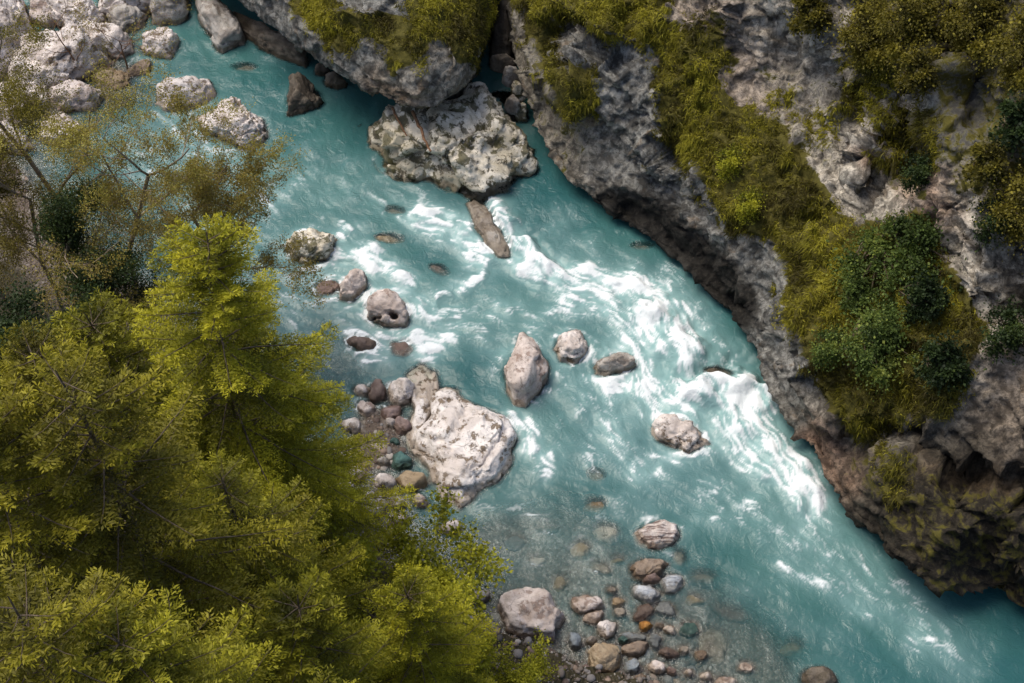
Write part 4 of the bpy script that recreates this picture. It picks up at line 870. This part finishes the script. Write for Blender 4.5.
def spruce(seed, H, spread, droop=1.0, dens=1.0, ragged=0.25, sparse_top=0.0):
    """trunk and limbs as one mesh, needle sprays as another; base at the origin"""
    rng = np.random.RandomState(seed)
    segs = []; n = 12
    lean = rng.normal(size=2) * 0.012 * H
    def axis(z): return np.array([lean[0] * (z / H) ** 2 * 2 + 0.05 * math.sin(z * .8 + seed), lean[1] * (z / H) ** 2 * 2 + 0.05 * math.cos(z * .7), z])
    zs = np.linspace(-0.4, H, n + 1)
    for a, b in zip(zs[:-1], zs[1:]):
        segs.append((axis(a), axis(b), 0.012 * H * (1 - max(a, 0) / H) ** 0.9 + 0.012, 0.012 * H * (1 - b / H) ** 0.9 + 0.010))
    P = []; D = []; L = []; T = []
    z = 0.10 * H
    while z < H * 0.985:
        t = z / H
        Lb = spread * (1 - t) ** 0.64 * (0.92 if t < 0.3 else 1.0) + 0.18
        nb = max(4, int(round((5 + 3 * (1 - t)) * (0.9 + 0.2 * rng.rand()))))
        a0 = rng.rand() * 6.28
        for b in range(nb):
            if rng.rand() < sparse_top * t: continue
            a = a0 + 6.28 * b / nb + rng.normal() * 0.18
            lb = Lb * (1 + ragged * float(np.clip(rng.normal(), -1.6, 0.9))) * (1.0 if rng.rand() > 0.1 else 0.6)
            if lb < 0.15: continue
            elev = math.radians(38 * t ** 1.6 - 16 * (1 - t) * droop + rng.normal() * 6)
            m = max(4, int(lb / 0.22)); pts = [axis(z + rng.normal() * 0.06)]
            step = lb / m; az_ = a
            for k in range(m):
                f = (k + 1) / m
                e = elev - math.radians(14 * droop) * math.sin(f * 2.6) + math.radians(22) * max(0, f - 0.6)
                az_ += rng.normal() * 0.04
                pts.append(pts[-1] + step * np.array([math.cos(az_) * math.cos(e), math.sin(az_) * math.cos(e), math.sin(e)]))
            r0 = 0.006 + 0.008 * lb
            bt = 0.45 + 0.16 * rng.normal()
            for k in range(m): segs.append((pts[k], pts[k + 1], r0 * (1 - k / m) + 0.003, r0 * (1 - (k + 1) / m) + 0.003))
            # side twigs with needles
            pts = np.array(pts); ns = int(lb / 0.036 * dens) + 5
            for k in range(ns):
                f = 0.14 + 0.86 * (k + rng.rand()) / ns
                x = f * m; i = min(int(x), m - 1); p = pts[i] + (pts[i + 1] - pts[i]) * (x - i)
                d = pts[i + 1] - pts[i]; d = d / (np.linalg.norm(d) + 1e-9)
                sd = 1 if k % 2 else -1
                lat = np.cross(d, [0, 0, 1]); lat /= np.linalg.norm(lat) + 1e-9
                dt = d * 0.75 + lat * sd * rng.uniform(.5, 1.0) + np.array([0, 0, -0.28 * droop - 0.16 * rng.rand() + 0.25 * t]) + 0.09 * rng.normal(size=3); dt /= np.linalg.norm(dt)
                lt = (0.16 + 0.34 * lb * (1 - f) ** 0.7 * min(1, f * 3)) * rng.uniform(0.6, 1.15); lt = min(lt, 0.85)
                nn_ = max(3, int(lt / 0.030))
                tt = (np.arange(nn_) + rng.rand(nn_)) / nn_
                pp = p + dt * (tt * lt)[:, None]; pp[:, 2] -= 0.22 * droop * lt * tt ** 2
                s = np.where(np.arange(nn_) % 2, 1.0, -1.0)
                l2 = np.cross(dt, [0.1, 0, 1]); l2 /= np.linalg.norm(l2) + 1e-9
                dn = dt * 0.9 + l2 * (s * rng.uniform(.45, .95, nn_))[:, None] + 0.20 * rng.normal(size=(nn_, 3)); dn /= np.linalg.norm(dn, axis=1)[:, None]
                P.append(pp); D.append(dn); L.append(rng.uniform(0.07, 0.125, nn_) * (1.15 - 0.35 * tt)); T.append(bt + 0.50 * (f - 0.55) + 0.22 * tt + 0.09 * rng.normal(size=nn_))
        z += (0.40 + 0.42 * (1 - t)) * (0.8 + 0.4 * rng.rand()) * (0.6 if t > .85 else 1)
    P = np.concatenate(P); D = np.concatenate(D); L = np.concatenate(L); T = np.concatenate(T)
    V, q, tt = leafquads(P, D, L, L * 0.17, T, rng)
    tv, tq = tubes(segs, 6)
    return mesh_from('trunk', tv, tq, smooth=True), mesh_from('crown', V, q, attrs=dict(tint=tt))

def broadleaf(seed, H, spread, nleaf, leaf=(0.05, 0.09), trunk_r=0.12, levels=4, gnarl=0.25, up=0.25, start=0.3, per_tip=1, clump=0.16, leanv=(0, 0), splits=(3, 5)):
    rng = np.random.RandomState(seed); segs = []; tips = []
    def grow(p, d, l, r, lev):
        m = 5; d = np.array(d, float)
        for k in range(m):
            d = d + gnarl * 0.5 * rng.normal(size=3) + np.array([leanv[0], leanv[1], 0]) * .1 + np.array([0, 0, up * 0.2 if lev else 0.1]); d /= np.linalg.norm(d)
            q = p + d * l / m
            segs.append((p, q, r * (1 - 0.5 * k / m), r * (1 - 0.5 * (k + 1) / m)))
            if lev < levels and (lev > 0 or k >= m * start):
                for _ in range(1 if lev else 2):
                    if rng.rand() < (0.75 if lev else 0.9):
                        a = rng.rand() * 6.28
                        e1 = np.cross(d, [0.3, 0.2, 0.9]); e1 /= np.linalg.norm(e1); e2 = np.cross(d, e1)
                        ang = rng.uniform(0.5, 1.15)
                        nd = d * math.cos(ang) + (e1 * math.cos(a) + e2 * math.sin(a)) * math.sin(ang); nd[2] = nd[2] * 0.7 + 0.05
                        ll = l * rng.uniform(0.45, 0.72) if lev else spread * rng.uniform(.55, 1.0) * (1.1 - 0.6 * k / m)
                        grow(q, nd, ll, r * 0.5 * (1 - 0.4 * k / m), lev + 1)
            if lev >= levels - 1: tips.append((q.copy(), d.copy()))
            p = q
    grow(np.array([0, 0, -0.3]), np.array([leanv[0], leanv[1], 1.0]), H, trunk_r, 0)
    TP = np.array([t[0] for t in tips]); TD = np.array([t[1] for t in tips])
    k = rng.choice(len(TP), nleaf)
    P = TP[k] + clump * rng.normal(size=(nleaf, 3))
    D = TD[k] * 0.4 + rng.normal(size=(nleaf, 3)) * 0.7 + np.array([0, 0, -0.1]); D /= np.linalg.norm(D, axis=1)[:, None]
    L = rng.uniform(*leaf, nleaf)
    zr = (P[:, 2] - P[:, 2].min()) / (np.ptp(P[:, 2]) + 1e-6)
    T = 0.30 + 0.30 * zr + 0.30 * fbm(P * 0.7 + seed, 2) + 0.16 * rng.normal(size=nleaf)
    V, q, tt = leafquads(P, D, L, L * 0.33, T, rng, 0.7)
    tv, tq = tubes(segs, 5)
    return mesh_from('trunk', tv, tq, smooth=True), mesh_from('crown', V, q, attrs=dict(tint=tt))

def place_tree(name, meshes, mats, base, label, cat, group=None, rz=0.0, scale=1.0, tilt=(0, 0)):
    e = bpy.data.objects.new(name, None); SC.collection.objects.link(e)
    e.location = base; e.rotation_euler = (tilt[0], tilt[1], rz); e.scale = (scale,) * 3
    e.empty_display_size = 0.5
    tag(e, label, cat, group)
    for nm, me_, mt in zip(('trunk', 'crown'), meshes, mats):
        o = bpy.data.objects.new(nm, me_); SC.collection.objects.link(o); o.parent = e
        if not me_.materials: me_.materials.append(mt)
        o.material_slots[0].link = 'OBJECT'; o.material_slots[0].material = mt
    return e
def gz(x, y): return float(bed_z(np.array([x]), np.array([y]))[0])
def from_apex(u, v, H, zguess=None):
    """base point of a tree of height H whose tip shows at (u, v)"""
    z = H + 2.0
    for _ in range(12):
        p = pix(u, v, z); g = gz(p[0], p[1]); z = 0.5 * z + 0.5 * (g + H)
    p = pix(u, v, z); return (p[0], p[1], z - H)

GT = 'spruces on the near bank'
spA = spruce(1, 17.0, 4.3, 1.0, 1.0); spB = spruce(2, 17.0, 4.0, 1.15, 0.9, 0.3, 0.35); spC = spruce(3, 11.0, 2.6, 0.8, 1.0)
SPR = [  # apex in the photograph, mesh, its height, scale, material, label
    (170, 232, spA, 17, 1.0, 'needle_bright', 'tall bright spruce with the highest top on the bank', 0.3),
    (62, 362, spB, 17, 1.06, 'needle_dull', 'olive spruce with a thin twiggy top left of the bright one', 1.2),
    (240, 318, spC, 11, 1.0, 'needle_bright', 'shorter yellow green spruce right of the tallest, beside the stones', 2.0),
    (412, 572, spC, 11, 0.95, 'needle_bright', 'bright young spruce in front beside the leafy shrub', 4.1),
    (160, 640, spA, 17, 0.95, 'needle', 'spruce at the bottom edge left of the bright young one', 3.3),
    (8, 608, spB, 17, 1.0, 'needle_dull', 'brownish spruce in the bottom left corner', 5.0),
    (215, 470, spB, 17, 0.8, 'needle', 'olive spruce in the shade between the tallest and the bright young one', 2.6),
    (285, 618, spC, 11, 1.1, 'needle', 'small spruce just left of the bright young one', 0.9),
    (100, 296, spC, 11, 1.2, 'needle', 'olive spruce between the rust leafed tree and the tallest spruce', 3.9),
    (15, 330, spC, 11, 1.2, 'needle_dull', 'dull spruce at the left edge below the sparse olive brown tree', 5.1),
    (-60, 430, spA, 17, 1.0, 'needle_dull', 'spruce cut by the left edge behind the olive one', 1.9)]
for (u, v, ms, H, sc, mt, lab, rz) in SPR:
    place_tree('spruce_tree', ms, (M['bark'], M[mt]), from_apex(u, v, H * sc), lab, 'tree', GT, rz, sc)

GA = 'autumn trees at the water'
bl1 = broadleaf(5, 9.0, 5.6, 40000, (0.04, 0.07), 0.12, 5, 0.28, 0.15, 0.25, clump=0.09, leanv=(0.25, 0.15))
bl2 = broadleaf(9, 7.5, 5.2, 42000, (0.04, 0.07), 0.10, 5, 0.28, 0.15, 0.25, clump=0.09, leanv=(0.1, 0.1))
bl3 = broadleaf(12, 9.0, 3.2, 26000, (0.07, 0.12), 0.14, 4, 0.25, 0.3, 0.25, clump=0.24)
for (u, v, ms, mt, z, lab, rz) in [
    (128, 335, bl1, 'leaf_brown', 1.5, 'thin leafed brown tree reaching over the rapids behind the tallest spruce', 0.0),
    (66, 330, bl2, 'leaf_brown', 1.5, 'rust leafed tree with pale limbs left of the tallest spruce', 1.0),
    (236, 318, bl2, 'leaf_brown', 0.4, 'low orange brown tree over the rapids right of the tallest spruce top', 4.4),
    (8, 300, bl2, 'leaf_olive', 1.0, 'sparse olive brown tree at the left edge below the white boulders', 3.6),
    (112, 285, bl1, 'leaf_olive', 0.8, 'olive leafed tree leaning over the white water at the far bend', 2.5)]:
    p = pix(u, v, z); place_tree('autumn_tree', ms, (M['bark_pale'], M[mt]), (p[0], p[1], gz(p[0], p[1])), lab, 'tree', GA, rz)
for (u, v, lab, rz, s) in [(14, 300, 'dark broadleaf tree at the left edge beside the olive spruce', 0.4, 1.0), (8, 500, 'dark green broadleaf tree low at the left edge under the spruces', 2.0, 1.0), (62, 262, 'dark leafed tree in the shade of the rust leafed one', 4.0, .8), (-10, 390, 'dark leafed tree half outside the left edge', 1.0, 1.0)]:
    place_tree('broadleaf_tree', bl3, (M['bark'], M['leaf_dark']), from_apex(u, v, 9.5 * s), lab, 'tree', 'dark broadleaf trees on the bank', rz, s)
sh1_ = broadleaf(21, 3.2, 2.6, 26000, (0.06, 0.11), 0.05, 4, 0.3, 0.3, 0.1, clump=0.12)
for (u, v, lab, rz, s) in [(434, 652, 'yellow green leafy shrub between the bright young spruce and the pink boulder', 0.5, 1.35), (478, 705, 'low yellow green shrub at the bottom edge beside the gravel', 2.2, .75)]:
    p = pix(u, v, 0.3); place_tree('leafy_shrub', sh1_, (M['bark'], M['leaf_green']), (p[0], p[1], gz(p[0], p[1])), lab, 'shrub', 'leafy shrubs on the shore', rz, s)
tw = broadleaf(30, 2.6, 2.4, 1600, (0.04, 0.07), 0.04, 4, 0.35, 0.1, 0.05, clump=0.1)
for (u, v, lab, rz) in [(85, 75, 'brown twiggy bush over the white boulders at the far bend', 0.4), (125, 60, 'bare brown bush beside the blocky pale boulder', 2.9)]:
    p = pix(u, v, 0.3); place_tree('twiggy_bush', tw, (M['wood'], M['leaf_brown']), (p[0], p[1], 0.1), lab, 'bush', 'twiggy bushes at the far bend', rz)

# bushes growing on the rock wall: foot on the surface where the photograph shows them
u1, v1 = proj(V1)
def on_wall(u, v):
    d = (u1 - u) ** 2 + (v1 - v) ** 2
    k = np.argsort(d)[:40]; k = k[np.argmin(np.linalg.norm(V1[k] - np.array([0, 0, CAMZ]), axis=1))]
    return V1[k]
def wall_bush(seed, r, nleaf, leaf, nc=26):
    rng = np.random.RandomState(seed)
    c = rng.normal(size=(nc, 3)); c /= np.linalg.norm(c, axis=1)[:, None]; c *= (rng.rand(nc, 1) ** 0.4) * r * 0.85; c = c * np.array([1.0, 0.8, 1.15]) + 0.25 * r * rng.normal(size=3); c = c * (1 + 0.35 * fbm(c / r * 1.5 + seed, 2))[:, None]
    cr = r * rng.uniform(0.12, 0.50, nc) * (26 / nc) ** 0.35
    k = rng.choice(nc, nleaf); d = rng.normal(size=(nleaf, 3)); d /= np.linalg.norm(d, axis=1)[:, None]
    P = c[k] + d * (cr[k] * 0.75 * np.abs(rng.normal(size=nleaf)))[:, None]
    D = d * 0.8 + np.array([-0.25, -0.3, -0.1]) + 0.5 * rng.normal(size=(nleaf, 3)); D /= np.linalg.norm(D, axis=1)[:, None]
    L = rng.uniform(*leaf, nleaf) * np.repeat(1, nleaf) * rng.uniform(0.65, 1.35, nc)[k]
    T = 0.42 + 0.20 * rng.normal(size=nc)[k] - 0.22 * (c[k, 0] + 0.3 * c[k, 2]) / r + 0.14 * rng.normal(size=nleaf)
    V, q, tt = leafquads(P, D, L, L * 0.36, T, rng, 0.7)
    segs = []
    for i in range(nc):
        p = np.array([0.5 * r, 0.4 * r, -0.4 * r]); m = c[i] * 0.5 + p * 0.3 + rng.normal(size=3) * 0.08 * r
        segs += [(p, m, 0.03 * r, 0.018 * r), (m, c[i], 0.018 * r, 0.006 * r)]
    tv, tq = tubes(segs, 5)
    return mesh_from('trunk', tv, tq, smooth=True), mesh_from('crown', V, q, attrs=dict(tint=tt))
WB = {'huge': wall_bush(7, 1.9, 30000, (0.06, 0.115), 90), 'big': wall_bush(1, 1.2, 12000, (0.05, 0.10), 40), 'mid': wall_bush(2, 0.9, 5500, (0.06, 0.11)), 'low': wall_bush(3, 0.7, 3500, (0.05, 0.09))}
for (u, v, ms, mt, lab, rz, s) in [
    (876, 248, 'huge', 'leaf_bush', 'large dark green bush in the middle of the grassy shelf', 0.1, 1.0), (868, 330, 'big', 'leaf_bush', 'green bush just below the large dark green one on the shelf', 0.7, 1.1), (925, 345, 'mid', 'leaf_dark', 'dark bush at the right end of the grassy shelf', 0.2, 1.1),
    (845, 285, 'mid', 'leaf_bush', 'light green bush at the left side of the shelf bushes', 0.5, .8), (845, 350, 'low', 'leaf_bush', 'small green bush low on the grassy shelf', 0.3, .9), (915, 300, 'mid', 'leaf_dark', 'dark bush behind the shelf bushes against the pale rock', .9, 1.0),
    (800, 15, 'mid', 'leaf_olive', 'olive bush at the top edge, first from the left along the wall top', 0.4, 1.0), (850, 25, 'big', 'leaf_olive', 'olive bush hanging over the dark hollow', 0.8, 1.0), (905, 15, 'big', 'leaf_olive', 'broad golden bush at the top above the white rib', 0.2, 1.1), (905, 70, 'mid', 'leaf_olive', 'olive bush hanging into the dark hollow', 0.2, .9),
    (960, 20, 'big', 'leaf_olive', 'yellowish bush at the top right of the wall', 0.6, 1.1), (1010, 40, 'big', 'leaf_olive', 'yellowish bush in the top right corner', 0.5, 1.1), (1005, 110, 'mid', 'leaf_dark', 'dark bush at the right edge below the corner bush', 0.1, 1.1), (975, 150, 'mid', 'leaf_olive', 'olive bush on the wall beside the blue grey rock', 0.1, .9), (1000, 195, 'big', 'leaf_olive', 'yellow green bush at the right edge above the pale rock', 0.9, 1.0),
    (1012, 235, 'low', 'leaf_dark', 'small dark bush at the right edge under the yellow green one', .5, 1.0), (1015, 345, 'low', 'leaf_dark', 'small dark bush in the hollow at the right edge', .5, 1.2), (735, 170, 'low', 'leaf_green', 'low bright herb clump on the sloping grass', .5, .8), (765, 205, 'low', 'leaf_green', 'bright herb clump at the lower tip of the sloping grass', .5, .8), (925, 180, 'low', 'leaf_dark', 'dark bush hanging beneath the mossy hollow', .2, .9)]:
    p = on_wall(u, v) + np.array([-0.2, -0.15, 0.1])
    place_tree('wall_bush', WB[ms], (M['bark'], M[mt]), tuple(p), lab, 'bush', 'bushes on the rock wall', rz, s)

# driftwood sticks on the mottled boulder
def driftwood(uva, uvb, za, zb, r, label):
    a = pix(*uva, za); b = pix(*uvb, zb); n = 9; rng = np.random.RandomState(int(uva[0]))
    pts = [a + (b - a) * k / n + rng.normal(size=3) * 0.02 for k in range(n + 1)]
    segs = [(pts[k] - a, pts[k + 1] - a, r * (1 - .05 * k), r * (1 - .05 * (k + 1))) for k in range(n)]
    V, q = tubes(segs, 8)
    tag(obj('driftwood', mesh_from('driftwood', V, q, smooth=True), M['wood'], None, tuple(a)), label, 'driftwood', 'driftwood on the mottled boulder')
driftwood((413, 112), (430, 152), 2.2, 2.0, 0.07, 'longer reddish stick lying on the huge mottled boulder')
driftwood((392, 108), (407, 136), 1.9, 1.7, 0.05, 'shorter brown stick lying on the huge mottled boulder')
